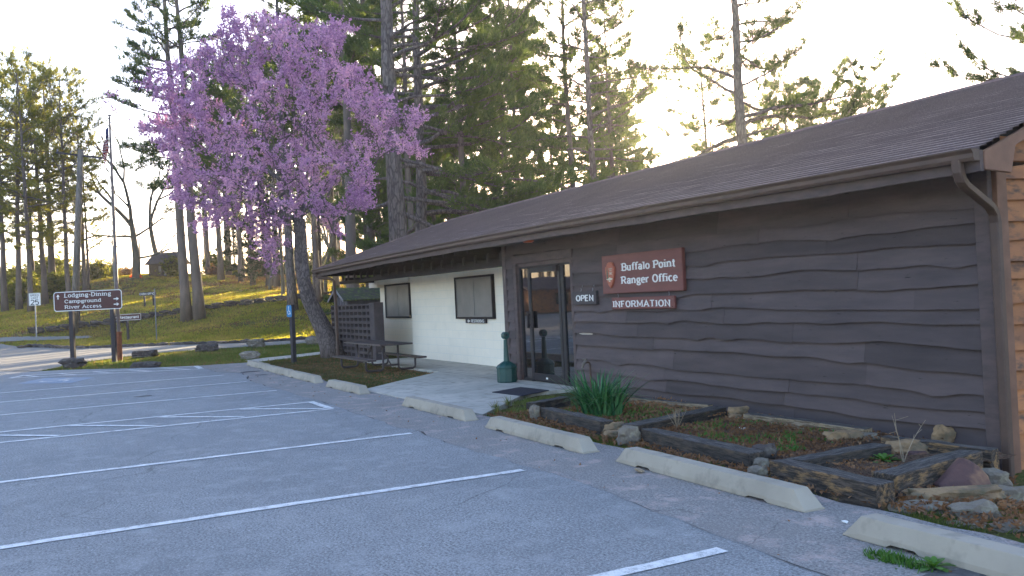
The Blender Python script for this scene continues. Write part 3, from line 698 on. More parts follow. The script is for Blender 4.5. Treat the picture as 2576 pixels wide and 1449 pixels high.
# faded pale peel on a board and a blue notice on the corner
mb = MB(); mb.box((-14.575,7.6,.82),(-14.562,7.9,1.17)); part('blue_notice', mb, mat('blue_plate', (.05,.09,.25), None, 5, .5), office, label='small blue plate on the side of the corner')
mb = MB(); mb.poly([(-12.02,7.288,.865),(-11.80,7.288,.885),(-11.60,7.288,.87),(-11.62,7.288,.855),(-11.9,7.288,.85)]); part('paint_chip', mb, mat('bare_wood', (.5,.45,.38)), office, label='pale bare patch on a board beside the door')
# hose tap on the wall
t = thing('garden_tap', 'small metal hose tap on a short pipe by the green clump', 'tap', (-11.62,7.22,.05))
mb = MB(); mb.tube([(-11.62,7.22,0),(-11.62,7.22,.40),(-11.62,7.20,.44),(-11.62,7.14,.44)], .016, 8); part('pipe', mb, M['gutter'], t)
mb = MB(); mb.tube([(-11.62,7.14,.46),(-11.62,7.10,.42),(-11.62,7.08,.36)], [.026,.022,.016], 8); mb.tube([(-11.67,7.13,.49),(-11.57,7.13,.49)], .012, 6); mb.tube([(-11.62,7.13,.44),(-11.62,7.13,.49)], .008, 6); part('valve', mb, mat('brass_dull', (.16,.14,.12), None, 9, .5, metal=.5), t)
# ---------------- pierced block screen
scr = thing('block_screen', 'brown pierced block screen wall beside the white end of the office', 'screen wall', (-22.6,7.4,0))
M['screen_block'] = mat('screen_block', (.075,.06,.062), (.055,.045,.048), 7, .8, .5, .006, rnd=.12)
bw, bh = .375, .163; mb = MB(); e = .055; e2 = .036
for a, b in (((0,0),(bw,e2)),((0,bh-e2),(bw,bh)),((0,e2),(e,bh-e2)),((bw-e,e2),(bw,bh-e2))): mb.box((a[0]+.001,0,a[1]+.0005),(b[0]-.001,.17,b[1]-.0005))
bm_ = mb.mesh('block', M['screen_block'])
for r in range(9):
    for c in range(10): link('block', bm_, scr, (-22.62-bw*(c+1), 7.4, .0+bh*r))
mb = MB(); mb.box((-22.62,7.36,-.02),(-22.22,7.62,1.50)); bev(part('pier', mb, M['screen_block'], scr), .008)
# ================================================================ LETTERING (drawn as strokes)
def arc(cx, cy, rx, ry, a0, a1, k=9): return [(cx+rx*math.cos(R_(a)), cy+ry*math.sin(R_(a))) for a in np.linspace(a0, a1, k)]
# glyph: (advance, strokes, serifs (x, y))
GL = {
'B': (.78, [[(.14,0),(.14,1)], [(.14,1),(.42,1)]+arc(.44,.76,.2,.24,90,-90), [(.44,.52),(.14,.52)], [(.44,.52)]+arc(.46,.26,.23,.26,90,-90)+[(.14,0)]], [(.1,0),(.1,1)]),
'P': (.74, [[(.14,0),(.14,1)], [(.14,1),(.42,1)]+arc(.44,.74,.22,.26,90,-90)+[(.14,.48)]], [(.14,0),(.1,1)]),
'R': (.84, [[(.14,0),(.14,1)], [(.14,1),(.42,1)]+arc(.44,.75,.22,.25,90,-90)+[(.14,.5)], [(.42,.5),(.68,0)]], [(.14,0),(.1,1),(.72,0)]),
'O': (.86, [arc(.42,.5,.31,.5,90,450,17)], []),
'C': (.82, [arc(.42,.5,.31,.5,40,320,14)], [(.66,.83)]),
'D': (.84, [[(.14,0),(.14,1)], [(.14,1),(.34,1)]+arc(.36,.5,.34,.5,90,-90)+[(.14,0)]], [(.1,0),(.1,1)]),
'L': (.68, [[(.14,1),(.14,0),(.6,0)]], [(.14,1),(.1,0)]),
'I': (.40, [[(.2,0),(.2,1)]], [(.2,0),(.2,1)]),
'N': (.88, [[(.15,0),(.15,1),(.7,0),(.7,1)]], [(.15,0),(.1,1),(.72,1)]),
'F': (.72, [[(.14,0),(.14,1),(.62,1)], [(.14,.52),(.5,.52)]], [(.16,0),(.1,1)]),
'E': (.72, [[(.62,0),(.14,0),(.14,1),(.62,1)], [(.14,.52),(.54,.52)]], [(.1,0),(.1,1)]),
'M': (1.0, [[(.15,0),(.15,1),(.5,.25),(.85,1),(.85,0)]], [(.13,0),(.1,1),(.9,1),(.87,0)]),
'A': (.88, [[(.1,0),(.44,1),(.78,0)], [(.22,.34),(.66,.34)]], [(.1,0),(.78,0)]),
'T': (.78, [[(.08,1),(.7,1)], [(.39,1),(.39,0)]], [(.39,0)]),
'S': (.72, [arc(.36,.75,.25,.25,30,270,10)+arc(.36,.25,.25,.25,90,-150,10)], []),
'2': (.72, [arc(.36,.72,.26,.28,160,-20,9)+[(.1,0),(.64,0)]], []),
'5': (.72, [[(.6,1),(.16,1),(.13,.56)]+arc(.36,.32,.26,.32,110,-150,11)], []),
'a': (.66, [[(.12,.58)]+arc(.32,.5,.18,.2,120,0,6)+[(.5,.0),(.6,.0)], arc(.31,.2,.19,.2,90,360,12)[:9]+[(.5,.3)], [(.31,.40),(.5,.40)]], []),
'u': (.72, [[(.13,.7),(.13,.2)]+arc(.33,.2,.2,.2,180,360,8), [(.53,.7),(.53,0),(.62,0)]], [(.1,.7),(.48,.7)]),
'f': (.46, [arc(.38,.85,.18,.15,40,180,6)+[(.2,0)], [(.06,.68),(.4,.68)]], [(.22,0)]),
'l': (.36, [[(.18,0),(.18,1)]], [(.18,0),(.12,1)]),
'i': (.36, [[(.18,0),(.18,.7)], [(.18,.9),(.18,1.02)]], [(.18,0),(.12,.7)]),
'o': (.66, [arc(.32,.35,.23,.35,90,450,15)], []),
'n': (.74, [[(.15,0),(.15,.7)], [(.15,.45)]+arc(.35,.48,.2,.22,170,0,7)+[(.55,0)]], [(.15,0),(.1,.7),(.56,0)]),
'm': (1.04, [[(.15,0),(.15,.7)], [(.15,.45)]+arc(.33,.5,.18,.2,170,0,6)+[(.51,0)], [(.51,.45)]+arc(.69,.5,.18,.2,170,0,6)+[(.87,0)]], [(.15,0),(.1,.7),(.51,0),(.88,0)]),
't': (.44, [[(.2,.95),(.2,.14)]+arc(.33,.14,.13,.14,180,300,5), [(.04,.68),(.4,.68)]], []),
'g': (.66, [arc(.3,.42,.18,.26,90,450,13), [(.48,.62),(.6,.7)], [(.2,.18),(.18,.04),(.48,.0)]+arc(.34,-.14,.22,.14,60,-220,9)], []),
'e': (.64, [[(.1,.38),(.53,.38)]+arc(.32,.35,.22,.35,5,320,13)], []),
'r': (.52, [[(.15,0),(.15,.7)], [(.15,.4)]+arc(.36,.46,.18,.22,150,50,5)], [(.17,0),(.1,.7)]),
'c': (.60, [arc(.32,.35,.22,.35,45,320,12)], []),
'd': (.70, [arc(.3,.35,.2,.35,60,300,12), [(.52,1),(.52,0),(.62,0)]], [(.46,1)]),
'p': (.72, [[(.15,-.3),(.15,.7)], arc(.36,.35,.22,.35,140,-140,12)], [(.15,-.3),(.1,.7)]),
'v': (.66, [[(.1,.7),(.32,0),(.56,.7)]], [(.1,.7),(.56,.7)]),
's': (.56, [arc(.28,.52,.17,.18,40,270,8)+arc(.28,.17,.18,.17,90,-140,8)], []),
'-': (.46, [[(.08,.4),(.38,.4)]], []), ' ': (.42, [], []),
}
def stroke(mb, pts, sw, o, u, v, n, dep):
    P_ = np.array(pts, float); k = len(P_)
    if k < 2: return
    d = np.diff(P_, axis=0); d /= np.linalg.norm(d, axis=1, keepdims=True)+1e-9
    nn = np.c_[-d[:,1], d[:,0]]; mt_ = np.vstack([nn[:1], (nn[1:]+nn[:-1]), nn[-1:]])
    mt_ /= np.linalg.norm(mt_, axis=1, keepdims=True)+1e-9
    c = np.clip(np.abs(np.sum(mt_*np.vstack([nn[:1], nn]), 1)), .5, 1)[:,None]
    A_, B_ = P_+mt_*sw/2/c, P_-mt_*sw/2/c
    w3 = lambda q, h: o+u*q[:,0:1]+v*q[:,1:2]+n*h
    V = np.vstack([w3(A_, dep), w3(B_, dep), w3(A_, 0), w3(B_, 0)])
    f = [(i, i+1, k+i+1, k+i) for i in range(k-1)]+[(i, 2*k+i, 2*k+i+1, i+1) for i in range(k-1)]+[(k+i, k+i+1, 3*k+i+1, 3*k+i) for i in range(k-1)]
    mb.add(V, f)
def text(mb, s, p0, p1, cap, n, dep=.004, sw=.13, serif=True, trk=.0, serw=.30):
    """s written from p0 to p1 along the baseline, capitals of height cap, standing out along n"""
    p0 = np.array(p0, float); p1 = np.array(p1, float); n = np.array(n, float); W_ = sum(GL[c][0]+trk for c in s)-.14-trk
    L = np.linalg.norm(p1-p0); u = (p1-p0)/L*(L/W_); v = np.array([0,0,1.])*cap; x = -.08; j = 0
    for c in s:
        a, st, se = GL[c]
        for q in st:
            j += 1; stroke(mb, [(px_+x, py_) for px_, py_ in q], sw, p0, u, v, n, dep+.00025*(j % 5))
        if serif:
            for sx, sy in se:
                j += 1; yy = sy-(.045 if sy > .5 else -.045); stroke(mb, [(sx+x-serw/2, yy), (sx+x+serw/2, yy)], .085, p0, u, v, n, dep+.0013+.0002*(j % 3))
        x += a+trk
def arrow(mb, c, L, ang, n, u, dep=.004):
    v = np.array([0,0,1.]); n = np.array(n, float); ca, sa = math.cos(ang), math.sin(ang)
    pts = [(-.5,.09),(.08,.09),(.02,.34),(.5,0),(.02,-.34),(.08,-.09),(-.5,-.09)]
    pts = [(x*ca-y*sa, x*sa+y*ca) for x, y in pts]; P_ = np.array([c+u*x*L+v*y*L for x, y in pts])
    mb.prism(P_, n*dep)
M['letter'] = mat('white_letter', (.72,.72,.70), (.66,.66,.64), 8, .5, 0)
M['sign_red'] = mat('redwood_sign', (.17,.058,.050), (.14,.05,.044), 3, .55, .15, .002, (1,1,6))
M['sign_brown'] = mat('brown_sign', (.085,.030,.026), (.072,.027,.024), 3, .45, .05)
M['sign_dark'] = mat('dark_sign', (.05,.042,.046), (.042,.036,.04), 5, .6, .1)
M['post'] = mat('post_stain', (.06,.05,.052), (.04,.034,.037), 4, .8, .4, .004, (1,1,.2))
M['steel'] = mat('galvanised', (.24,.25,.27), (.18,.19,.21), 6, .5, .1, metal=.4)
NY = np.array([0,-1.,0])
# main office sign
y0 = 7.24
t = thing('office_sign', 'large red-brown board reading Buffalo Point Ranger Office with arrowhead emblem', 'sign', (-10.2,7.29,1.46))
mb = MB(); mb.box((-11.17,7.225,1.463),(-9.275,7.285,2.022)); bev(part('sign_board', mb, M['sign_red'], t), .008)
mb = MB(); yf = 7.225
a = Wy(1565.4,680.7,yf); b = Wy(1699,671,yf); b[2] = a[2]; text(mb, 'Buffalo Point', a, b, .098, NY, .006, .16)
a = Wy(1564.6,713.9,yf); b = Wy(1704.7,703,yf); b[2] = a[2]; text(mb, 'Ranger Office', a, b, .098, NY, .006, .16)
part('lettering', mb, M['letter'], t)
# arrowhead emblem
ea = [(.0,-.5),(.10,-.42),(.20,-.27),(.27,-.1),(.32,.1),(.33,.27),(.29,.33),(.22,.35),(.23,.40),(.19,.47),(.08,.5),(-.06,.5),(-.17,.46),(-.2,.41),(-.19,.36),(-.27,.34),(-.33,.29),(-.32,.12),(-.27,-.08),(-.2,-.26),(-.1,-.42)]
ec = Wy(1537.5,692,yf); eh = Wy(1537,661,yf)[2]-Wy(1537,726,yf)[2]
def EP(q, dy): return [(ec[0]+x*eh*.98, yf-dy, ec[2]+z*eh) for x, z in q]
mb = MB(); v0 = EP(ea, .0); v1 = EP(ea, .022); v2 = EP([(x*.88, z*.92) for x, z in ea], .032); k = len(ea)
mb.add(v0+v1+v2, [tuple(range(2*k, 3*k))]+[(i, (i+1) % k, (i+1) % k+k, i+k) for i in range(k)]+[(i+k, (i+1) % k+k, (i+1) % k+2*k, i+2*k) for i in range(k)])
em = part('emblem', mb, mat('emblem_orange', (.42,.13,.075), (.34,.10,.06), 30, .6, .6, .004), t)
mb = MB()
for sgn, z0_, w_ in ((1,.28,.03),(1,.2,.05),(1,.12,.06),(1,.03,.07),(1,-.06,.06)): mb.poly(EP([(-.14-w_, z0_-.08),(-.14+w_, z0_-.08),(-.14, z0_+.06)], .0335+.0004*z0_))
mb.poly(EP([(-.15,-.2),(-.13,-.2),(-.13,.0),(-.15,.0)], .0338)); part('tree_mark', mb, mat('mark_green', (.10,.13,.085), None, 9, .7, 0), em)
mb = MB(); mb.poly(EP([(-.02,.0),(.06,.08),(.09,.045),(.13,.09),(.22,-.02),(.17,.01),(.13,.05),(.09,.01),(.06,.04)], .0336)); mb.poly(EP([(-.22,-.14),(-.05,-.12),(.02,-.08),(.1,-.12),(.22,-.13),(.2,-.18),(.05,-.2),(-.18,-.19)], .0333))
mb.poly(EP([(-.06,-.22),(-.02,-.2),(.05,-.215),(.08,-.24),(.06,-.26),(-.05,-.26)], .0337)); part('mountain_mark', mb, mat('mark_cream', (.6,.55,.42), None, 9, .7, 0), em)
mb = MB()
for i, s_ in enumerate(('NATIONAL', 'PARK', 'SERVICE')):
    wd = (.26,.15,.24)[i]; cx_ = .10; z_ = .22-.075*i
    GL.setdefault('K', (.8, [[(.14,0),(.14,1)], [(.62,1),(.14,.42)], [(.3,.56),(.68,0)]], [])); GL.setdefault('V', (.8, [[(.1,1),(.4,0),(.7,1)]], []))
    p, q_ = EP([(cx_-wd/2, z_),(cx_+wd/2, z_)], .032); text(mb, s_, p, q_, eh*.048, NY, .0012, .16, False)
part('lettering', mb, mat('mark_cream2', (.55,.45,.35)), em)
# hanging board INFORMATION
t = thing('information_sign', 'long red-brown board reading INFORMATION, hung on chains below the large one', 'sign', (-10.2,7.27,1.235))
mb = MB(); mb.box((-10.97,7.235,1.236),(-9.49,7.275,1.405)); bev(part('sign_board', mb, M['sign_red'], t), .008)
mb = MB(); c_ = lambda x, y: ((2150+.2415*x)/1.4907, (900+.2415*y)/1.4907)
a = Wy(*c_(622,1042), 7.235); b = Wy(*c_(1512,1020), 7.235); b[2] = a[2]; text(mb, 'INFORMATION', a, b, .083, NY, .006, .14, True, .02); part('lettering', mb, M['letter'], t)
for x in (-10.82, -9.62):
    mb = MB()
    for k in range(3): mb.tube([(x, 7.25+(.006 if k % 2 else 0), 1.402+.022*k), (x+.006, 7.255, 1.425+.022*k)], .0045, 5)
    part('chain', mb, M['steel'], t)
mb = MB()
for x in (-10.93,-9.53):
    for z in (1.26,1.385): mb.box((x-.006,7.2325,z-.006),(x+.006,7.236,z+.006))
part('screw', mb, M['dark_brown'], t, kind='stuff')
# OPEN board
t = thing('open_sign', 'small dark board with white letters OPEN hung beside the door', 'sign', (-11.8,7.28,1.3))
mb = MB(); mb.box((-12.07,7.235,1.315),(-11.385,7.285,1.52)); bev(part('sign_board', mb, M['sign_dark'], t), .006)
mb = MB(); a = Wy(*c_(50,948), 7.235); b = Wy(*c_(318,936), 7.235); b[2] = a[2]; text(mb, 'OPEN', a, b, .083, NY, .006, .17, False); part('lettering', mb, M['letter'], t)
for px_ in (800,905):
    mb = MB(); x = Wy(*c_((px_-1850/1)*0+ (110 if px_ == 800 else 290), 760), 7.25)[0]
    mb.tube([(x,7.255,1.518),(x+.008,7.26,1.545),(x-.004,7.265,1.565)], .005, 5); mb.tube([(x+.03,7.27,1.585),(x+.032,7.262,1.60),(x+.028,7.28,1.61)], .005, 5); part('hook', mb, M['steel'], t)
# RESTROOMS plate under the right window
t = thing('restrooms_sign', 'small black plate with arrow reading RESTROOMS under the right window', 'sign', (-18.2,8.37,.93))
mb = MB(); mb.box((-18.68,8.345,.935),(-17.62,8.385,1.03)); o = part('sign_board', mb, M['sign_dark'], t); o.scale[0] = 1
t_m = MB(); text(t_m, 'RESTROOMS', (-18.36,8.345,.952), (-17.70,8.345,.952), .062, NY, .003, .16, False)
arrow(t_m, np.array([-18.50,8.345,.983]), .14, math.pi, NY, np.array([1.,0,0]), .003); part('lettering', t_m, M['letter'], t)
# ---------------------------------------------------------------- roadside signs: local frame x right, z up, facing -y
def faced(name, label, cat, base, ang=None, group=None):
    t = thing(name, label, cat, tuple(base), group)
    if ang is None: ang = math.atan2(-base[0], base[1])*1.0
    t.rotation_euler = (0, 0, ang); return t
def partL(name, mb, mt, parent, smooth=False, kind=None):
    o = bpy.data.objects.new(name, mb.mesh(name, mt, smooth)); C.objects.link(o); o.parent = parent
    if kind or name == 'lettering': o['kind'] = kind or 'stuff'
    return o
def rounded(w_, h_, r, k=5):
    out = []
    for cx_, cz, a in ((w_/2-r, h_/2-r, 0), (-w_/2+r, h_/2-r, 90), (-w_/2+r, -h_/2+r, 180), (w_/2-r, -h_/2+r, 270)):
        out += [(cx_+r*math.cos(R_(a+q)), cz+r*math.sin(R_(a+q))) for q in np.linspace(0, 90, k)]
    return out
def panel(w_, h_, r, y0_, y1_, cz, mt, parent, name, cx_=0):
    mb = MB(); mb.prism([(x+cx_, y0_, z+cz) for x, z in rounded(w_, h_, r)], (0, y1_-y0_, 0)); return partL(name, mb, mt, parent)
def ring(w_, h_, r, b, y0_, dep, cz, mt, parent, cx_=0):
    A_ = rounded(w_, h_, r); B_ = rounded(w_-2*b, h_-2*b, max(r-b, .01)); k = len(A_); mb = MB()
    V = [(x+cx_, y0_, z+cz) for x, z in A_]+[(x+cx_, y0_, z+cz) for x, z in B_]
    mb.add(V, [(i, (i+1) % k, (i+1) % k+k, i+k) for i in range(k)]); return partL('border', mb, mt, parent)
VANG = YAW-math.pi/2                                     # facing back along the line of sight
# big direction sign
d = 28.6; gb = D(286, 800, d); s_ = d/F_PX
t = faced('direction_sign', 'brown board on two posts reading Lodging-Dining Campground River Access', 'sign', (D(224,800,d)[0], D(224,800,d)[1], 0), math.pi/2-YAW)
zt, zb_ = D(224,731.3,d)[2], D(224,780.3,d)[2]; W_ = 171.5*s_; H_ = zt-zb_; zc = (zt+zb_)/2
panel(W_, H_, .09, -.03, .0, zc, M['sign_brown'], t, 'sign_board'); ring(W_, H_, .09, .022, -.0325, 0, zc, M['letter'], t)
mb = MB(); X = lambda px_: (px_/2.07/1.4907-224)*s_; Z_ = lambda y: zt-((y)-812)/2.07/1.4907*s_*1.0
nl = (0,-1,0)
for s, x0, x1, yb_, cp in (('Lodging-Dining',512,872,855,29),('Campground',512,794,900,25),('River Access',512,794,944,25)):
    text(mb, s, (X(x0), -.031, Z_(yb_)), (X(x1), -.031, Z_(yb_)), cp/2.07/1.4907*s_, nl, .002, .125)
arrow(mb, np.array([X(461), -.031, Z_(850)]), .155, math.pi/2, nl, np.array([1.,0,0]), .003)
for y in (884, 926): arrow(mb, np.array([X(912), -.031, Z_(y)]), .17, 0, nl, np.array([1.,0,0]), .003)
partL('lettering', mb, M['letter'], t)
for px_ in (177.5, 281.5):
    mb = MB(); x = (px_-224)*s_; mb.box((x-.065,.0,-.1),(x+.065,.13,zt-.1)); bev(partL('post', mb, M['post'], t))
# speed limit sign
b_ = onT(92, 858); d = float((b_-EYE)@FWD); s_ = d/F_PX
t = faced('speed_limit_sign', 'white speed limit 25 sign on a thin grey post by the side drive', 'sign', b_, math.pi/2-YAW)
zt, zb_ = D(91,737,d)[2]-b_[2], D(91,768.5,d)[2]-b_[2]; zc = (zt+zb_)/2; w_ = 29.5*s_; h_ = zt-zb_
panel(w_, h_, .04, -.012, 0, zc, M['letter'], t, 'sign_board'); ring(w_*.95, h_*.95, .035, .012, -.0135, 0, zc, M['sign_dark'], t)
mb = MB(); h0 = h_
text(mb, 'SPEED', (-w_*.36,-.0125,zc+h0*.24), (w_*.36,-.0125,zc+h0*.24), h0*.15, nl, .002, .17, False)
text(mb, 'LIMIT', (-w_*.30,-.0125,zc+h0*.03), (w_*.30,-.0125,zc+h0*.03), h0*.15, nl, .002, .17, False)
text(mb, '25', (-w_*.34,-.0125,zc-h0*.42), (w_*.34,-.0125,zc-h0*.42), h0*.36, nl, .002, .16, False)
partL('lettering', mb, M['sign_dark'], t); mb = MB(); mb.box((-.03,.0,-.05),(.03,.03,zt-.03)); partL('post', mb, M['steel'], t)
# Restaurant sign
b_ = onT(322, 858); d = float((b_-EYE)@FWD); s_ = d/F_PX
t = faced('restaurant_sign', 'narrow brown sign with arrow reading Restaurant on two low posts', 'sign', b_, math.pi/2-YAW)
zt, zb_ = D(323,790,d)[2]-b_[2], D(323,805.5,d)[2]-b_[2]; zc = (zt+zb_)/2; w_ = 72*s_; h_ = zt-zb_
panel(w_, h_, .06, -.03, 0, zc, M['sign_brown'], t, 'sign_board'); ring(w_, h_, .06, .016, -.0325, 0, zc, M['letter'], t)
mb = MB(); text(mb, 'Restaurant', (-w_*.26,-.031,zc-h_*.2), (w_*.42,-.031,zc-h_*.2), h_*.42, nl, .002, .15)
arrow(mb, np.array([-w_*.38,-.031,zc]), .17, math.pi, nl, np.array([1.,0,0]), .003); partL('lettering', mb, M['letter'], t)
for x in (-.48, 0): mb = MB(); mb.box((x-.05,0,-.1),(x+.05,.1,zt-.03)); partL('post', mb, M['post'], t)
# Cabin office sign
b_ = onT(375, 771); d = float((b_-EYE)@FWD); s_ = d/F_PX
t = faced('cabin_office_sign', 'small dark sign reading CABIN OFFICE on two posts high on the slope', 'sign', b_, math.pi/2-YAW)
zt, zb_ = D(373,734.5,d)[2]-b_[2], D(373,743.5,d)[2]-b_[2]; zc = (zt+zb_)/2; w_ = 42*s_; h_ = zt-zb_
panel(w_, h_, .01, -.03, 0, zc, M['sign_dark'], t, 'sign_board', -.05)
mb = MB(); text(mb, 'CABIN OFFICE', (-w_*.47-.05,-.031,zc-h_*.25), (w_*.47-.05,-.031,zc-h_*.25), h_*.52, nl, .003, .2, False); partL('lettering', mb, M['letter'], t)
for x in (-.29, .29): mb = MB(); mb.box((x-.05,0,-.2),(x+.05,.1,zt-.03)); partL('post', mb, M['post'], t)
# grey metal post, back of a narrow marker
b_ = onT(394, 855); d = float((b_-EYE)@FWD); zt = D(390,726,d)[2]
mb = MB(); mb.prism([(b_[0]+x, b_[1]+y, b_[2]-.1) for x, y in ((-.04,-.02),(.04,-.02),(.04,.0),(.015,.0),(.01,.03),(-.01,.03),(-.015,0),(-.04,0))], (0,0,zt-b_[2]+.1))
single('marker_post', mb, M['steel'], 'bare grey channel post standing on the grass in front of the cabin office board', 'post', tuple(b_))
b_ = onT(200, 814); d = float((b_-EYE)@FWD)
mb = MB(); mb.box((b_[0]-.06,b_[1]-.06,b_[2]-.1),(b_[0]+.06,b_[1]+.06,b_[2]+1.25)); single('short_post', mb, M['post'], 'short dark wooden post behind the brown direction board', 'post', tuple(b_))
# accessible parking sign
b_ = np.array([-24.42,5.77,0.0]); d = float((b_-EYE)@FWD); s_ = d/F_PX
t = thing('accessible_parking_sign', 'dark square post with a small blue wheelchair plate turned to the lot', 'sign', tuple(b_))
t.rotation_euler = (0,0,R_(22)); zt = D(736,766.6,d)[2]
mb = MB(); mb.box((-.055,-.055,-.1),(.055,.055,zt)); bev(partL('post', mb, M['post'], t))
M['sign_blue'] = mat('sign_blue', (.03,.20,.42), None, 5, .5, 0)
mb = MB(); mb.prism([(x-.02,-.075,z+zt-.17) for x, z in rounded(.22,.32,.04)], (0,.012,0)); pl = partL('sign_plate', mb, M['sign_blue'], t)
mb = MB(); c0 = np.array([-.03,-.0752,zt-.2]); UX = np.array([1.,0,0]); UZ = np.array([0,0,1.])
stroke(mb, arc(0,-.0,.055,.055,140,400,12), .014, c0, UX, UZ, np.array([0,-1.,0]), .0015)
stroke(mb, [(0,.13),(0,.03),(.05,.02),(.075,-.06)], .016, c0, UX, UZ, np.array([0,-1.,0]), .002)
mb.prism([(x-.03,-.0752,z+zt-.055) for x, z in arc(0,0,.017,.017,0,324,10)], (0,-.0018,0)); partL('symbol', mb, M['letter'], t)
# flagpole with the flag hanging limp
b_ = G(302, 908); d = float((b_-EYE)@FWD); s_ = d/F_PX; ztop = D(275,293,d)[2]
t = thing('flagpole', 'tall thin flagpole with a rusty lower sleeve beside the brown direction board', 'flagpole', tuple(b_))
mb = MB(); zr_ = D(301,838,d)[2]; mb.tube([(b_[0],b_[1],-.1),(b_[0],b_[1],zr_)], .085, 12); mb.tube([(b_[0],b_[1],zr_),(b_[0],b_[1],zr_+.05)], .10, 12)
part('sleeve', mb, mat('rust', (.30,.10,.04), (.16,.06,.035), 9, .8, .4), t)
mb = MB(); mb.tube([(b_[0],b_[1],zr_+.05),(b_[0],b_[1],5),(b_[0],b_[1],ztop)], [.055,.045,.03], 10); mb.lathe([(0,0),(.05,.03),(.05,.07),(0,.1)], 10, (b_[0],b_[1],ztop)); part('pole', mb, mat('old_pole_paint', (.20,.16,.15), (.14,.11,.10), 6, .6, .2), t)
mb = MB(); mb.tube([(b_[0]+.07,b_[1]-.12,.9),(b_[0]+.06,b_[1]-.17,1.0),(b_[0]+.06,b_[1]-.13,1.25),(b_[0]+.04,b_[1]-.07,1.5),(b_[0]+.03,b_[1]-.05,ztop-.2)], .008, 4); mb.tube([(b_[0]+.08,b_[1]-.10,.95),(b_[0]+.09,b_[1]-.2,1.05),(b_[0]+.07,b_[1]-.1,1.3)], .01, 4); part('halyard', mb, mat('rope', (.45,.42,.35)), t)
# flag
nu, nv = 40, 39; zf = D(274,311,d)[2]; Hf, Lf = .74, 1.3
def flagpt(i, j):                                       # i along the fly 0..1, j down the hoist 0..1
    fly = i*Lf; out = .25*math.sin(min(1, i*1.3)*1.9)*(.5+.5*j)+.05*math.sin(i*11+j*3); fold = .045*math.sin(i*17+j*4)+.03*math.sin(i*31)
    return b_+RGT*(-(.05+out*.75))*np.array([1,1,0])+np.array([FWD[0],FWD[1],0])*fold*1.5+np.array([0,0,zf-b_[2]-j*Hf-.72*fly*(1-.25*j)])
V = [flagpt(i/nu, j/nv) for i in range(nu+1) for j in range(nv+1)]
mb = MB()
for i in range(nu):
    for j in range(nv):
        st = int(j/3); ca = i < nu*.4 and j < 21
        q_ = [V[i*(nv+1)+j], V[(i+1)*(nv+1)+j], V[(i+1)*(nv+1)+j+1], V[i*(nv+1)+j+1]]; mb.add(q_, [(0,1,2,3)], 2 if ca else (0 if st % 2 == 0 else 1))
fred = leafmat('flag_red', [(.30,.03,.05),(.32,.03,.05)], .4, (1.2,1,1)); fwh = leafmat('flag_white', [(.7,.68,.68),(.7,.68,.68)], .4, (1,1,1)); fbl = leafmat('flag_blue', [(.03,.04,.14),(.03,.04,.14)], .4, (1,1,1.2))
me = mb.mesh('flag', [fred, fwh, fbl]); me.transform(Matrix.Translation(-Vector((b_[0], b_[1], zf))))
o = bpy.data.objects.new('flag', me); C.objects.link(o); o.location = (b_[0], b_[1], zf); tag(o, 'American flag with red and white stripes hanging limp from the flagpole', 'flag')
mb = MB(); rs = random.Random(2)
for a in range(5):
    for c in range(6 if a % 2 == 0 else 5):
        p = flagpt((.03+.06*c+(.03 if a % 2 else 0)), .06+.1*a)-np.array([b_[0], b_[1], zf])-np.array([FWD[0],FWD[1],0])*.008
        k = 10; mb.poly([p+RGT*(.016 if q % 2 else .007)*math.cos(q*math.pi/5)+np.array([0,0,1])*(.016 if q % 2 else .007)*math.sin(q*math.pi/5) for q in range(k)])
so_ = bpy.data.objects.new('star', mb.mesh('star', M['letter'])); C.objects.link(so_); so_.parent = o; so_['kind'] = 'stuff'
# utility pole
b_ = onT(186, 836); d = float((b_-EYE)@FWD); tp = D(203, 377, d)
t = thing('utility_pole', 'weathered grey wooden utility pole with a crossarm behind the direction board', 'utility pole', tuple(b_))
mb = MB(); mb.tube([b_+np.array([0,0,-.3]), b_*.5+tp*.5, tp], [.20,.18,.145], 12, jit=.03); part('pole', mb, barkmat('weathered_wood', (.24,.21,.18), (.17,.145,.125), 20, (1,1,.04), .006), t, True)
a = D(141,386,d); b2 = D(266,401,d); mb = MB(); dv = (b2-a)/np.linalg.norm(b2-a); nn_ = np.array([-dv[1], dv[0], 0])*.05
mb.hexa([a-nn_, b2-nn_, b2+nn_, a+nn_], [a-nn_+np.array([0,0,.1]), b2-nn_+np.array([0,0,.1]), b2+nn_+np.array([0,0,.1]), a+nn_+np.array([0,0,.1])]); part('crossarm', mb, M['post'], t)
for f_ in (.03,.3,.75,.97):
    p = a+(b2-a)*f_+np.array([0,0,.1]); mb = MB(); mb.lathe([(.02,0),(.045,.04),(.03,.08),(.045,.11),(.0,.15)], 8, tuple(p)); part('insulator', mb, M['steel'], t)
# guy wire guard and post by the hill-top oak
for n_, (a, b2, r, mt_, lb) in enumerate([((374,651,86),(395,694,82),.05,M['letter'],'white plastic guard on a guy wire leaning in front of the stone cabin'),((350,610,84),(353,701,82),.07,M['post'],'thin brown pole standing beside the bare oak on the crest')]):
    pa, pb = D(*a), D(*b2); pb[2] = Tz(pb[0], pb[1]); mb = MB(); mb.tube([pb, pa], r, 8); single('guy_guard' if n_ == 0 else 'thin_pole', mb, mt_, lb, 'pole', tuple(pb))
b_ = onT(341, 698); mb = MB(); rs = random.Random(1); k = 12
g_ = [b_+np.array([math.sin(YAW), math.cos(YAW), 0])*(-.55+1.1*i/k) for i in range(k+1)]
V = []
for i, p in enumerate(g_): z = Tz(p[0], p[1]); h = .16+.12*math.sin(i*2.1); V += [(p[0], p[1]+.05*math.sin(i*1.7), z-.05), (p[0], p[1]+.12*math.sin(i*1.3), z+h)]
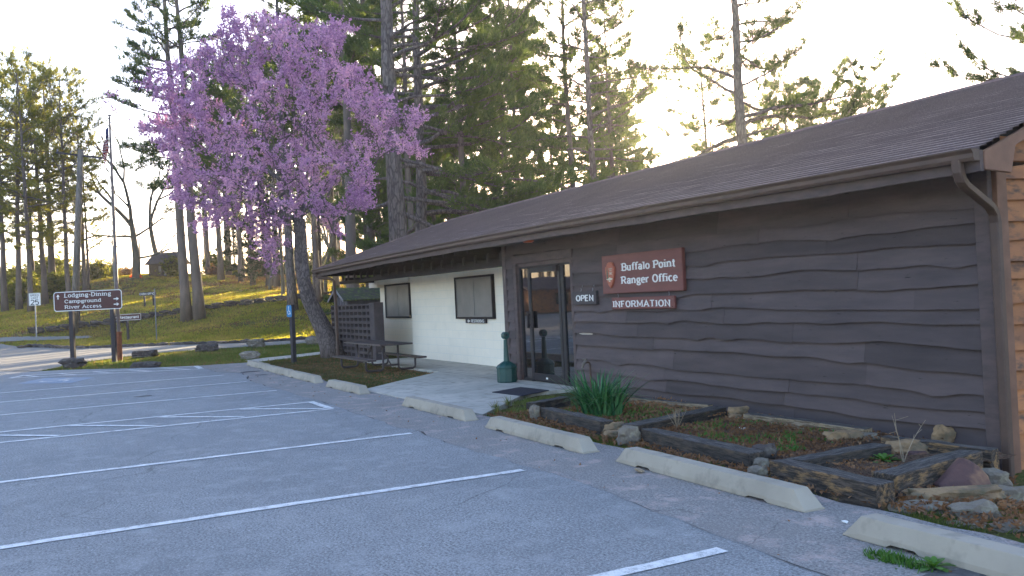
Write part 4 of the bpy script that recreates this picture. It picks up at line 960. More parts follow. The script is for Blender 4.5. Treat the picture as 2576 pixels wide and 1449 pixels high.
mb.add(V, [(2*i, 2*i+2, 2*i+3, 2*i+1) for i in range(k)]); single('orange_netting', mb, leafmat('orange_net', [(.65,.09,.04),(.65,.09,.04)], .4), 'strip of orange-red netting at the foot of the bare oak', 'netting', tuple(b_))
# ================================================================ THINGS AROUND THE LOT
def wheel_stop(x0, x1, y, label, yaw=0, skew=0):
    L = x1-x0; c = ((x0+x1)/2, y+.085)
    hw, tw, h, sl = .098, .062, .132, .12; mb = MB(); xs = []
    secs = [(-L/2,0,0),(-L/2+sl,h,0),(-L*.36,h,0),(-L*.345,h,.018),(-L*.275,h,.02),(-L*.262,h,0),(L*.25,h,0),(L*.265,h,.016),(L*.335,h,.018),(L*.35,h,0),(L/2-sl,h,0),(L/2,0,0)]
    V = []
    rr = random.Random(label)
    for i, (x, hh, nz_) in enumerate(secs):
        e_ = i in (0, len(secs)-1)
        hb = 0.0 if e_ else nz_
        top = .012 if e_ else hh
        w2 = hw-.01 if e_ else hw
        V += [(x,-w2,hb),(x,-w2+.002,min(.035,top*.5)+hb*.5),(x,-(tw if not e_ else w2-.01),top-rr.random()*.004),(x,(tw if not e_ else w2-.01),top-rr.random()*.004),(x,w2-.002,min(.035,top*.5)+hb*.5),(x,w2,hb)]
    n_ = 6; f = [(i*n_+j, (i+1)*n_+j, (i+1)*n_+(j+1) % n_, i*n_+(j+1) % n_)[::-1] for i in range(len(secs)-1) for j in range(n_)]+[tuple(range(n_)), tuple(range((len(secs)-1)*n_, len(secs)*n_))[::-1]]
    mb.add(V, f); o = bpy.data.objects.new('wheel_stop', mb.mesh('wheel_stop', M['concrete'])); C.objects.link(o); bev(o, .012, 2)
    o.location = (c[0], c[1], .002); o.rotation_euler = (0,0,R_(skew)); return tag(o, label, 'wheel stop', 'concrete wheel stops along the office front')
a6, b6 = G(663.5,932), G(728.4,947.2); a7, b7 = G(611,920), G(661.7,931.4)
wheel_stop(-3.86,-1.62,4.08,'concrete wheel stop nearest the camera, weeds growing at its front',0,-.5)
wheel_stop(-6.66,-4.37,4.33,'concrete wheel stop in front of the long middle timber, second nearest',0,-1.5)
wheel_stop(-9.40,-7.17,4.36,'concrete wheel stop in front of the green strap-leaved clump',0,-1.2)
wheel_stop(-12.28,-10.03,4.42,'concrete wheel stop in front of the apron and door mat',0,0)
wheel_stop(-16.27,-14.30,4.42,'concrete wheel stop at the corner where grass meets the apron',0,1)
wheel_stop(-19.35,-17.13,4.43,'concrete wheel stop on the grass side, level with the picnic table',0,0)
wheel_stop(a6[0],b6[0],4.45,'concrete wheel stop, second from the far end of the row',0,0)
wheel_stop(a7[0],b7[0],4.5,'farthest concrete wheel stop of the row, by the footpath',0,0)
# ---------------- rocks
def rock(px0, px1, pyt, pyb, label, mt, z=None, depth=.8, box=.5, rot=0, cat='rock', off=0, sub=3, kz=1, name='rock', rough=.2, tilt=0):
    g = G((px0+px1)/2, pyb, z) if z is not None else onT((px0+px1)/2, pyb)
    d = float((g-EYE)@FWD); s = d/F_PX; w_ = (px1-px0)*s*1.02; h = (pyb-pyt)*s*kz
    dep = w_*depth; me = stone_mesh(name, hash_(label), w_, dep, h*1.15, M[mt], sub, rough, box)
    o = bpy.data.objects.new(name, me); C.objects.link(o); me.polygons.foreach_set('use_smooth', np.zeros(len(me.polygons), bool))
    fw = np.array([FWD[0], FWD[1], 0]); p = g+fw*dep*.32
    o.location = (p[0], p[1], g[2]+h*.46+off); o.rotation_euler = (R_(tilt), 0, math.pi/2-YAW+R_(rot)); return tag(o, label, cat)
def hash_(s): return sum((i+1)*ord(c) for i, c in enumerate(s)) % 97
rock(152,204,904,927,'dark boulder at the foot of the left post of the direction board','dark_stone')
rock(329,388,883,900,'flat dark boulder on the verge, just right of the flagpole','dark_stone',depth=.6)
rock(491,546,867,885,'dark brown boulder at the road edge, between the flagpole and the blue sign','dark_stone',depth=.6)
rock(622,664,854,874,'grey boulder on the road edge, left of the blue wheelchair sign','stone',depth=.7)
rock(602,651,885,903,'low grey boulder alone in the green verge before the wheel stops','stone',depth=.6)
rock(329,395,912,926,'thin dark slab of rock lying at the lot edge below the direction board','dark_stone',depth=.5)
rock(769,804,849,867,'grey boulder by the road, just left of the leaning trunk','stone',depth=.7)
k1 = lambda x, y: ((2840+x*.4556)/1.4907, (1500+y*.4556)/1.4907)
def rk8(x0, x1, y0_, y1_, label, mt, z=-.05, **kw):
    a, b = k1(x0, y0_), k1(x1, y1_); return rock(a[0], b[0], a[1], b[1], label, mt, z, **kw)
M['sandstone'] = mat('sandstone', (.30,.20,.11), (.18,.12,.075), 7, .9, .9, .02, c3=(.12,.10,.065), s3=9)
M['red_rock'] = mat('red_rock', (.11,.058,.05), (.055,.034,.04), 3, .85, .6, .012, c3=(.20,.11,.07), s3=6)
M['grey_rock'] = mat('grey_rock', (.20,.17,.135), (.12,.10,.085), 5, .9, .9, .02, c3=(.25,.22,.16), s3=11)
rk8(595,870,275,392,'blocky pale sandstone with green lichen at the back of the middle bed','sandstone',depth=.6,box=.7)
rk8(858,1005,282,368,'small rounded pale stone between the lichened block and the back timber','grey_rock',depth=.8)
rk8(1100,1415,350,482,'tan rounded rock inside the nearest timber bed','sandstone',depth=.6)
rk8(1250,1420,430,500,'small reddish flat rock inside the nearest timber bed','red_rock',depth=.6)
rk8(1448,1645,222,372,'upright triangular tan rock leaning on the siding','sandstone',depth=.4,box=.1)
rk8(0,205,405,515,'rounded dark rock capping the gap between the two front timbers','dark_stone',depth=.7)
rk8(1290,2010,715,872,'long thin tan slab bridging the rubble by the corner','sandstone',depth=.22,box=.8,kz=.7,off=.02)
rk8(1140,1600,805,955,'flat mossy grey slab under the last timber end','grey_rock',depth=.5,box=.7,kz=.6)
rk8(1640,2010,865,1015,'rough grey rubble stone below the long thin slab','grey_rock',depth=.5)
rk8(1880,2090,590,745,'pale grey rock wedged against the corner board','grey_rock',depth=.7,z=-.12)
rk8(1890,2230,735,945,'large grey-brown slab under the downspout foot','grey_rock',depth=.5,box=.6,z=-.16)
rk8(1990,2260,1020,1110,'grey flat rock at the right edge of the picture above the grass','grey_rock',depth=.7)
rk8(1600,1900,985,1075,'low flat stone sunk in the grass below the rubble','grey_rock',depth=.6,kz=.6)
# the big dark red standing slab with its peaked outline
pts = [(1590,600),(1700,475),(1760,500),(1830,545),(1905,620),(1935,700),(1930,790),(1700,800),(1540,770),(1490,700),(1545,650)]
base = G(*k1(1700,790), -.06); d_ = float((base-EYE)@FWD)
fr_ = [D(*k1(*p), d_+.0+(790-p[1])*.0006) for p in pts]; mb = MB(); k = len(fr_); bk_ = [p+np.array([FWD[0],FWD[1],0])*.10+np.array([0,0,-.01]) for p in fr_]
ctr = sum(fr_)/k-np.array([FWD[0],FWD[1],0])*.03
mb.add(fr_+bk_+[ctr], [(i, (i+1) % k, 2*k) for i in range(k)]+[(i, i+k, (i+1) % k+k, (i+1) % k) for i in range(k)]+[tuple(range(k, 2*k))[::-1]])
o = single('rock', mb, M['red_rock'], 'big dark red-purple slab standing on edge against the last timber', 'rock', tuple(base)); bev(o, .015, 2)
k2 = lambda x, y: ((2000+x*.3494)/1.4907, (1400+y*.3494)/1.4907)
def rk6(x0, x1, y0_, y1_, label, mt, z=0, **kw):
    a, b = k2(x0, y0_), k2(x1, y1_); return rock(a[0], b[0], a[1], b[1], label, mt, z, **kw)
rk6(-30,75,350,505,'pale grey rock at the left end of the first front timber','grey_rock',depth=.8)
rk6(740,985,535,652,'tan flat rock in the gap beside the green clump','sandstone',depth=.6)
rk6(760,930,620,690,'tan stone half sunk under the flat rock in the gap','sandstone',depth=.7)
rk6(922,1148,585,768,'grey angular rock at the left end of the long middle timber','grey_rock',depth=.7)
rk6(2108,2320,366,462,'orange-tan rock against the siding behind the middle bed','sandstone',depth=.6)
rk6(2108,2245,450,508,'small tan rock below the orange-tan one by the siding','sandstone',depth=.7)
rk6(2368,2620,815,955,'brown rounded rock stacked on top at the gap between front timbers','dark_stone',depth=.6,off=.03)
rk6(2366,2540,925,1045,'wedge of grey rock in the middle of the little stack between front timbers','grey_rock',depth=.7)
rk6(2312,2525,1005,1140,'grey angular rock at the foot of the little stack between front timbers','grey_rock',depth=.7)
# ---------------- railroad ties
def tie_mat(name, top, side, pale):
    mt, n, b, out = newmat(name); v = coords(n, (2.0,26,26)); v2 = coords(n, (1.5,5,5))
    f = noise_node(n, 2.2, 8, .75, v, .05); g = noise_node(n, 1.7, 6, .7, v2)
    col = ramp(n, f, [(.34, tuple(x*.25 for x in side)), (.48, side), (.58, top), (.72, tuple(x*1.3 for x in top))])
    col = mixc(n, mixc(n, 1.0, ramp(n, g, [(.50, (0,0,0)), (.60, (1,1,1))]), ramp(n, f, [(.35, (0,0,0)), (.5, (1,1,1))]), 'MULTIPLY'), col, pale)
    n.links.new(col, b.inputs['Base Color']); b.inputs['Roughness'].default_value = .88; bump(n, b, f, 1.0, .03); return mt
M['tie_dark'] = tie_mat('tie_dark', (.075,.06,.05), (.035,.028,.024), (.11,.08,.055))
M['tie_pale'] = tie_mat('tie_pale', (.30,.24,.17), (.15,.10,.06), (.36,.27,.16))
M['tie_mix'] = tie_mat('tie_mix', (.12,.09,.07), (.04,.03,.024), (.34,.20,.085))
M['tie_top'] = tie_mat('tie_top', (.14,.125,.118), (.042,.037,.036), (.085,.072,.066))
def tie(A_, B_, wd, h, ztop, label, mt, side=1):
    """A_, B_: front top corners (x, y); the timber lies to the left of A->B when side=1"""
    A_ = np.array(A_[:2], float); B_ = np.array(B_[:2], float); L = np.linalg.norm(B_-A_); an = math.atan2(*(B_-A_)[::-1])
    rs = random.Random(label); k = 8; mb = MB(); V = []
    for i in range(k+1):
        x = L*i/k
        j = lambda: rs.uniform(-.006, .006)
        V += [(x,j(),-h),(x,side*wd+j(),-h),(x,side*wd+j(),j()),(x,j(),j())]
    f = [(i*4+a, i*4+(a+1) % 4, (i+1)*4+(a+1) % 4, (i+1)*4+a) for i in range(k) for a in range(4)]+[(0,3,2,1),(k*4,k*4+1,k*4+2,k*4+3)]
    mb.add(V, f); mb.mi = [1 if (a == 2 and q < k*4) else 0 for q, a in [(q, q % 4) for q in range(len(f))]]
    me = mb.mesh('timber', [M[mt], M['tie_top']]); o = bpy.data.objects.new('timber', me); C.objects.link(o); bev(o, .006, 1)
    o.location = (A_[0], A_[1], ztop if not hasattr(ztop, '__len__') else ztop[0]); o.rotation_euler = (0, -math.asin(((ztop[1]-ztop[0])/L)) if hasattr(ztop, '__len__') else 0, an)
    return tag(o, label, 'timber', 'old railway timbers edging the beds')
g1 = lambda x, y, z: G(*k2(x, y), z); g8 = lambda x, y, z: G(*k1(x, y), z)
tie(g1(68,372,.14), g1(712,520,.14), .17, .20, .14, 'short dark front timber below the green strap-leaved clump', 'tie_dark')
tie(g1(1150,598,.14), g1(2310,860,.14), .17, .20, .14, 'longest front timber, grey on top, at the foot of the middle bed', 'tie_dark')
tie(g8(100,495,.15), g8(970,700,.15), .17, .22, .15, 'front timber nearest the corner, its side split and tan in patches', 'tie_mix')
tie(g1(1120,560,.13), g1(2075,372,.07), .20, .17, (.13,.08), 'black cross timber between the clump bed and the middle bed', 'tie_dark')
tie(g1(20,318,.09), g1(400,262,.07), .16, .15, .09, 'dark timber end beside the apron, behind the first front timber', 'tie_dark')
tie(g8(380,498,.12), g8(1110,375,.08), .17, .17, (.12,.09), 'dark cross timber on the left side of the nearest bed', 'tie_dark')
tie(g8(1155,618,.14), g8(1860,432,.10), .19, .22, (.14,.11), 'cross timber with bright yellow rot on its face, nearest the corner', 'tie_mix')
tie(g1(1010,258,.09), g1(1870,352,.08), .10, .16, .09, 'pale weathered timber along the siding behind the clump bed', 'tie_pale')
tie(g1(2245,430,.09), g8(880,245,.08), .12, .19, .09, 'tan timber along the siding behind the middle bed', 'tie_pale')
tie(g8(1010,300,.085), g8(1920,415,.08), .12, .17, .085, 'grey split timber along the siding behind the nearest bed', 'tie_mix')
# bed soil
for nm_, P0 in (('bed_soil', [(-9.6,5.25),(-7.95,5.2),(-7.95,6.95),(-9.75,7.2)]),('bed_soil', [(-7.75,5.25),(-5.4,5.2),(-5.75,7.1),(-8.0,7.2)]),('bed_soil', [(-5.35,5.25),(-4.5,5.2),(-4.75,7.05),(-5.8,7.1)])):
    n_ = 26; mb = MB(); V = []
    for i in range(n_+1):
        for j in range(n_+1):
            s, t_ = i/n_, j/n_; p = (np.array(P0[0])*(1-s)+np.array(P0[1])*s)*(1-t_)+(np.array(P0[3])*(1-s)+np.array(P0[2])*s)*t_
            V.append((p[0], p[1], .035-.05*t_+.025*mnoise.noise(Vector((p[0]*4, p[1]*4, 0)))+.02*mnoise.noise(Vector((p[0]*17, p[1]*17, 3)))))
    mb.add(V, [(i*(n_+1)+j, (i+1)*(n_+1)+j, (i+1)*(n_+1)+j+1, i*(n_+1)+j+1) for i in range(n_) for j in range(n_)]); struct(nm_, mb, M['mulch'])
# ---------------- door mat, ash stand, picnic table, shed
mb = MB(); q_ = [(-12.62,6.03),(-11.78,6.12),(-12.10,6.76),(-12.92,6.69)]; mb.prism([(x, y, .013) for x, y in q_], (0,0,.012))
M['rubber'] = mat('rubber_mat', (.03,.03,.045), (.02,.02,.03), 90, .8, .6, .003); bev(single('door_mat', mb, M['rubber'], 'dark rubber mat lying on the concrete before the door', 'mat', (-12.3,6.4,.013)), .004)
t = thing('ash_stand', 'dark green plastic cigarette stand with round base beside the corner', 'ash stand', (-13.95,6.95,.012))
M['green_plastic'] = mat('green_plastic', (.008,.058,.052), (.007,.048,.044), 4, .42, .05, spec=.5)
bx_, by_ = -13.95, 6.97
mb = MB(); mb.lathe([(0,.0),(.165,.0),(.175,.02),(.175,.24),(.185,.245),(.185,.265),(.16,.30),(.09,.345),(.05,.365),(0,.365)], 10, (bx_,by_,.012)); bev(part('base', mb, M['green_plastic'], t), .008, 2)
mb = MB(); mb.lathe([(.052,.34),(.034,.72),(.034,.74),(0,.74)], 8, (bx_,by_,.012)); part('neck', mb, M['green_plastic'], t)
mb = MB(); mb.prism([(bx_+.03*0-.055, by_+math.cos(a)*.0+ .062*math.cos(a), .82+.068*math.sin(a)) for a in np.arange(8)*math.pi/4+math.pi/8], (.11,0,0)); bev(part('head', mb, M['green_plastic'], t), .012, 2)
mb = MB(); mb.prism([(bx_+.0562, by_+.02*math.cos(a), .83+.02*math.sin(a)) for a in np.arange(8)*math.pi/4], (.002,0,0)); part('opening', mb, M['rubber'], t)
# picnic table
M['coat'] = mat('brown_coated_steel', (.07,.052,.052), (.052,.04,.042), 30, .5, .3, .002, spec=.4)
t = thing('picnic_table', 'brown steel picnic table with two benches on bent tube legs on the grass', 'picnic table', (-19.6,6.5,0))
X0, X1 = -20.95, -18.25
def slab_(y0_, y1_, z, nm):
    mb = MB(); mb.box((X0,y0_,z-.035),(X1,y0_+.012,z)); mb.box((X0,y1_-.012,z-.035),(X1,y1_,z)); mb.box((X0,y0_+.012,z-.035),(X0+.012,y1_-.012,z)); mb.box((X1-.012,y0_+.012,z-.035),(X1,y1_-.012,z)); mb.box((X0+.012,y0_+.012,z-.012),(X1-.012,y1_-.012,z-.004))
    return part(nm, mb, M['coat'], t)
slab_(6.15,6.88,.60,'table_top'); slab_(5.86,6.05,.285,'bench'); slab_(7.0,7.19,.285,'bench')
for x in (X0+.45, X1-.42):
    for sg in (1, -1):
        c_y = 6.515; Y = lambda v_: c_y+sg*(v_-c_y)
        mb = MB(); mb.tube([(x,Y(5.95),.25),(x,Y(5.95),.09),(x,Y(5.965),.045),(x,Y(6.01),.022),(x,Y(6.28),.022),(x,Y(6.325),.045),(x,Y(6.34),.09),(x,Y(6.34),.565)], .024, 8); part('leg_frame', mb, M['coat'], t, True)
    mb = MB(); mb.box((x-.02,6.33,.10),(x+.02,6.70,.14)); part('cross_bar', mb, M['coat'], t)
for x, x2 in ((X0+.47,-19.9),(X1-.44,-19.35)):
    mb = MB(); mb.tube([(x,6.515,.14),(x2,6.515,.56)], .016, 6); part('brace', mb, M['coat'], t)
# shed behind the screen
p0 = D(846,760,36); t = thing('garden_shed', 'small dark board-and-batten shed with a mossy roof behind the block screen', 'shed', (-35.0,10.6,0))
M['batten'] = mat('shed_boards', (.10,.095,.11), (.075,.07,.085), 4, .8, .4, .004, (1,1,.3))
M['moss'] = mat('mossy_shingle', (.045,.06,.025), (.06,.05,.05), 3, .95, .8, .02, c3=(.09,.11,.035), s3=7)
sx0, sx1, sy0, sy1 = -35.3, -33.8, 10.15, 12.9
mb = MB(); mb.box((sx0,sy0,-.1),(sx1,sy1,1.72)); mb.prism([(sx0+.02,sy0+.02,1.72),(sx0+.02,sy1,1.72),(sx0+.02,sy1,1.75)],(.0,0,0.01)); part('wall', mb, M['batten'], t)
for k in range(9):
    mb = MB(); y = sy0+.05+k*.33; mb.box((sx1,y,0),(sx1+.02,y+.045,1.70)); part('batten', mb, M['batten'], t)
for k in range(5):
    mb = MB(); x = sx0+.02+k*.35; mb.box((x,sy0-.02,0),(x+.045,sy0,1.75)); part('batten', mb, M['batten'], t)
xm = (sx0+sx1)/2
mb = MB(); mb.prism([(sx0,sy0+.01,1.72),(sx1,sy0+.01,1.72),(xm,sy0+.01,2.02)], (0,sy1-sy0-.02,0)); part('gable', mb, M['batten'], t)
mb = MB(); mb.prism([(sx1+.3,sy0-.25,1.60),(xm,sy0-.25,2.06),(sx0-.3,sy0-.25,1.60),(sx0-.3,sy0-.25,1.66),(xm,sy0-.25,2.13),(sx1+.3,sy0-.25,1.66)], (0,sy1-sy0+.5,0)); part('roof', mb, M['moss'], t)
mb = MB(); mb.prism([(sx1+.3,sy0-.28,1.58),(xm,sy0-.28,2.04),(sx0-.3,sy0-.28,1.58),(sx0-.3,sy0-.28,1.67),(xm,sy0-.28,2.14),(sx1+.3,sy0-.28,1.67)], (0,.028,0)); part('barge_board', mb, mat('grey_trim', (.22,.21,.22)), t)
# cabin on the crest
cb = onT(394, 694); d = float((cb-EYE)@FWD); t = faced('stone_cabin', 'small old stone cabin with shingle roof on top of the hill', 'building', cb, math.pi/2-YAW-R_(18)); t.scale = (.6,.7,.82)
M['cab_stone'] = mat('cabin_stone', (.17,.125,.09), (.10,.075,.055), 3, .9, .7, .04)
mb = MB(); mb.box((-1.4,0,-.6),(2.8,3,1.35)); partL('wall', mb, M['cab_stone'], t)
mb = MB(); mb.prism([(-1.75,-.35,1.20),(-1.75,1.5,2.45),(-1.75,3.35,1.20),(-1.75,3.35,1.3),(-1.75,1.5,2.57),(-1.75,-.35,1.30)], (4.9,0,0)); partL('roof', mb, mat('cabin_roof', (.12,.09,.08), (.08,.065,.06), 5), t)
mb = MB(); mb.prism([(-1.41,.0,1.3),(-1.41,1.5,2.4),(-1.41,3,1.3)], (.05,0,0)); partL('gable', mb, M['cab_stone'], t)
for x0, x1, z0_, z1_ in ((.35,.95,.35,1.1),(1.25,1.9,-.1,1.1)):
    mb = MB(); mb.box((x0,-.03,z0_),(x1,.02,z1_)); f_ = partL('window', mb, M['dark_brown'], t); mb = MB(); mb.box((x0+.06,-.04,z0_+.06),(x1-.06,-.03,z1_-.06)); g_ = partL('pane', mb, M['screen'], f_)
# ================================================================ TREES
M['pine_bark'] = barkmat('pine_bark', (.20,.165,.15), (.13,.105,.10), 7, (1,1,.3), .03)
M['pine_bark_far'] = mat('pine_bark_far', (.17,.13,.11), (.10,.08,.07), 3, .9, .5, .02, (1,1,.3))
M['redbud_bark'] = barkmat('redbud_bark', (.21,.17,.16), (.14,.115,.11), 16, (1,1,.35), .02)
M['oak_bark'] = mat('oak_bark', (.17,.15,.12), (.11,.10,.08), 3, .9, .5, .02, (1,1,.3))
M['needle'] = leafmat('pine_needle', [(.030,.055,.030),(.055,.09,.042),(.09,.125,.05),(.14,.16,.055)], .5, (2.1,1.9,.7))
M['needle_sunlit_tint'] = leafmat('pine_needle_sunlit_tint', [(.07,.09,.03),(.12,.135,.04),(.18,.18,.05),(.24,.22,.06)], .55, (2.1,1.9,.6))  # lighter, yellower needles: sunlight on the left pines painted into the colour
M['needle_dark'] = leafmat('juniper_leaf', [(.012,.025,.014),(.022,.042,.02),(.035,.06,.025)], .25, (1.5,1.6,.7))
M['brush'] = leafmat('spring_leaf', [(.06,.07,.02),(.10,.12,.03),(.16,.17,.045),(.20,.18,.07)], .5, (1.8,1.7,.6))
M['dry'] = leafmat('dry_leaf', [(.10,.055,.03),(.20,.11,.06),(.34,.21,.12)], .4, (1.6,1.2,.7))
def blades(mb, Cn, Dr, n, L, w, spread, tint):
    """n narrow blades fanning out of each centre"""
    k = len(Cn); Cn = np.repeat(Cn, n, 0); Dr = np.repeat(Dr, n, 0); t = np.repeat(tint, n)+np.random.uniform(-.12, .12, k*n)
    d = Dr+np.random.normal(0, spread, (k*n, 3)); d /= np.linalg.norm(d, axis=1, keepdims=True)+1e-9
    s = np.cross(d, np.random.normal(0, 1, (k*n, 3))); s /= np.linalg.norm(s, axis=1, keepdims=True)+1e-9
    l = L*np.random.uniform(.65, 1.2, (k*n, 1)); b = Cn+np.random.normal(0, L*.18, (k*n, 3))
    mb.tris(b-s*w/2, b+s*w/2, b+d*l, np.clip(t, 0, 1))
def pine(seed, H, tr, cb, Rm_, nb, prof=None, lean=(0,0), nbl=7, L=.30, w=.05, dens=1.0, bias=None, droop=.0, twigs=True, rings=14, dead=0, tipc=.4, bark=None, leaf=None, flex=.35, curve=1.0):
    np.random.seed(seed); rs = random.Random(seed); tb = MB(); lb = MB()
    hs = np.linspace(0, 1, rings+1)
    wob = np.cumsum(np.random.normal(0, .02*H/rings, (rings+1, 2)), 0); wob -= wob[0]
    path = np.stack([lean[0]*H*hs**1.15+wob[:,0], lean[1]*H*hs**1.15+wob[:,1], H*hs-.25*(hs == 0)], -1)
    rad = tr*(1-hs*.86)**.9*(1+.35*np.exp(-hs*H/.45))
    tb.tube(path, rad, 12, jit=.07)
    def at(h): return np.array([np.interp(h, hs, path[:,i]) for i in range(3)]), float(np.interp(h, hs, rad))
    Cn = []; Dr = []; Tt = []
    az = rs.uniform(0, 6.28)
    for i in range(nb+dead):
        isd = i >= nb
        u = (i+rs.random())/nb if not isd else 0
        h = cb+(1-cb)*u*.985 if not isd else rs.uniform(cb*.35, cb*1.2)
        az += 2.4+rs.uniform(-.5, .5)
        if bias is not None and rs.random() < bias[1]: az = bias[0]+rs.uniform(-.8, .8)
        p, r = at(min(h, .985)); pf = prof(u) if prof else (1-u)**.6*(.55+.45*min(1, u*5))
        ln = Rm_*pf*rs.uniform(.62, 1.1) if not isd else Rm_*rs.uniform(.15, .5)
        if ln < .25: ln = .25
        el = -.12-droop+u*.9+rs.uniform(-.18, .22); d = np.array([math.cos(az)*math.cos(el), math.sin(az)*math.cos(el), math.sin(el)])
        k = 7; bp_ = [p]; q = p.copy(); dd = d.copy()
        for s in range(k):
            dd = dd+np.random.normal(0, .10*flex*3, 3)+np.array([0,0,(.06 if s > 2 else -.03)*curve]); dd /= np.linalg.norm(dd); q = q+dd*ln/k; bp_.append(q.copy())
        bp_ = np.array(bp_); br = max(.018, min(r*.55, .012+ln*.016))*np.linspace(1, .25, k+1); tb.tube(bp_, br, 5, caps=False)
        if isd: continue
        nt_ = max(3, int(ln*5.0*dens)); tt = np.random.uniform(tipc*.55, 1.0, nt_)**.8; tt[0] = 1
        for t in tt:
            f = t*k; j = min(int(f), k-1); c = bp_[j]+(bp_[j+1]-bp_[j])*(f-j); fw = bp_[j+1]-bp_[j]; fw = fw/np.linalg.norm(fw)
            sd = np.cross(fw, [0,0,1]); sd /= np.linalg.norm(sd)+1e-9
            td = fw*rs.uniform(.3, 1)+sd*rs.choice((-1, 1))*rs.uniform(.3, 1)+np.array([0,0,rs.uniform(-.1, .5)]); td /= np.linalg.norm(td)
            tl = rs.uniform(.35, .95)*min(1, .35+ln*.18)
            if twigs: tb.tube([c, c+td*tl*.5+np.array([0,0,-.03]), c+td*tl], [.014, .010, .006], 3, caps=False)
            m_ = rs.choice((3, 4, 4, 5)); ct = rs.random()
            for e in range(m_):
                o_ = c+td*tl*(.45+.6*e/max(1, m_-1))+np.random.normal(0, .06, 3)
                Cn.append(o_); Dr.append(td*.8+np.array([0,0,.55])); Tt.append(.15+.6*ct*.6+.25*rs.random())
    blades(lb, np.array(Cn), np.array(Dr), nbl, L, w, .55, np.array(Tt))
    return tb.mesh('pine_trunk', bark or M['pine_bark_far'], True), lb.mesh('pine_crown', leaf or M['needle'])
def plant_tree(meshes, loc, name, label, cat='pine tree', group=None, rot=0, sc_=(1,1,1), names=('trunk','crown'), sink=.0):
    t = bpy.data.objects.new(name, None); C.objects.link(t); t.location = (loc[0], loc[1], loc[2]-sink); t.rotation_euler = (0,0,rot); t.scale = sc_
    tag(t, label, cat, group)
    for me, n_ in zip(meshes, names):
        o = bpy.data.objects.new(n_, me); C.objects.link(o); o.parent = t
    return t
RG = np.array([math.sin(YAW), math.cos(YAW)])            # to the right in the ground plane
def lean_px(top_px, base_px, d, H):
    """sideways lean of a trunk so that its top stands over another bearing"""
    return RG*((top_px-base_px)*d/F_PX/H)
AZR = math.atan2(RG[1], RG[0])
# --- distinctive pines
def rise(px_dx, dist_py): return px_dx/dist_py
b_ = atd(1018, 33)
plant_tree(pine(11, 21, .40, .22, 6.6, 46, lambda u: (1-u*.75), tuple(-RG*.004), 9, .27, .04, 1.0, (AZR, .62), twigs=True, dead=5, tipc=.55, bark=M['pine_bark']), b_, 'pine_tree', 'thickest grey-barked pine, left of the close pair behind the white block end')
b_ = atd(1071, 35)
plant_tree(pine(12, 20, .27, .20, 6.8, 44, lambda u: (1-u*.7), tuple(RG*.015), 9, .27, .04, 1.0, (AZR, .7), twigs=True, dead=6, tipc=.5, bark=M['pine_bark']), b_, 'pine_tree', 'thinner grey-barked pine, right of the close pair behind the white block end')
b_ = atd(1041, 44); plant_tree(pine(13, 20, .2, .45, 3.5, 34, None, (0,0), 8, .28, .045), b_, 'pine_tree', 'slim dark pine whose trunk shows between the close pair')
b_ = onT(470, 808); plant_tree(pine(14, 24, .29, .30, 3.3, 46, lambda u: .65+.5*math.sin(u*3.3), tuple(-RG*.032), 8, .28, .045, 1.1, (AZR+math.pi, .35), dead=4), b_, 'pine_tree', 'left of the two pines growing side by side on the grassy slope')
b_ = onT(502, 803); plant_tree(pine(15, 23, .31, .32, 2.9, 42, lambda u: .65+.5*math.sin(u*3.3), tuple(-RG*.022), 8, .28, .045, 1.1, dead=3), b_, 'pine_tree', 'right of the two pines growing side by side on the grassy slope')
b_ = onT(737, 781); plant_tree(pine(16, 22, .27, .5, 3.4, 36, None, tuple(-RG*.012), 8, .28, .045, bark=M['pine_bark']), b_, 'pine_tree', 'leaning-trunk pine just behind the blue wheelchair sign')
b_ = onT(800, 757); plant_tree(pine(17, 23, .30, .5, 3.8, 40, None, tuple(-RG*.004), 8, .28, .045, bark=M['pine_bark']), b_, 'pine_tree', 'stout pine standing just right of the leaning redbud trunk')
b_ = atd(1510, 43); plant_tree(pine(18, 21, .21, .17, 4.2, 52, lambda u: .62+.38*math.sin(u*5), tuple(-RG*.012), 8, .28, .045, .8, (AZR, .45), dead=3, twigs=True, bark=M['pine_bark']), b_, 'pine_tree', 'thin pale-trunked pine at the right edge of the wood, open branches to the right')
b_ = atd(1462, 45); plant_tree(pine(19, 21, .19, .16, 3.6, 60, lambda u: .9-.35*u, tuple(-RG*.010), 9, .28, .05, 1.2, (AZR+math.pi, .5)), b_, 'pine_tree', 'dense dark green pine behind the roof, just left of the pale-trunked one')
b_ = atd(1893, 40); plant_tree(pine(20, 21, .33, .14, 5.8, 52, lambda u: .72+.3*math.sin(u*7), tuple(-RG*.004), 16, .25, .028, 1.1, (AZR, .45), dead=6, twigs=True, tipc=.25, bark=M['pine_bark'], flex=.55, curve=2.2), b_, 'pine_tree', 'tall lone sparse pine rising over the middle of the office roof')
b_ = atd(1797, 60); plant_tree(pine(21, 16.5, .17, .25, 3.4, 60, lambda u: .6+.5*math.sin(u*3.1), (0,0), 8, .26, .045, .9), b_, 'pine_tree', 'smaller pale pine just left of the lone sparse pine')
b_ = atd(2800, 33); plant_tree(pine(22, 11.2, .30, .40, 8.0, 22, lambda u: 1-.35*u, (0,0), 16, .24, .028, 1.0, (AZR+math.pi, .8), twigs=True, tipc=.35, flex=.5, curve=1.6), b_, 'pine_tree', 'pine outside the right edge whose boughs reach in over the roof ridge')
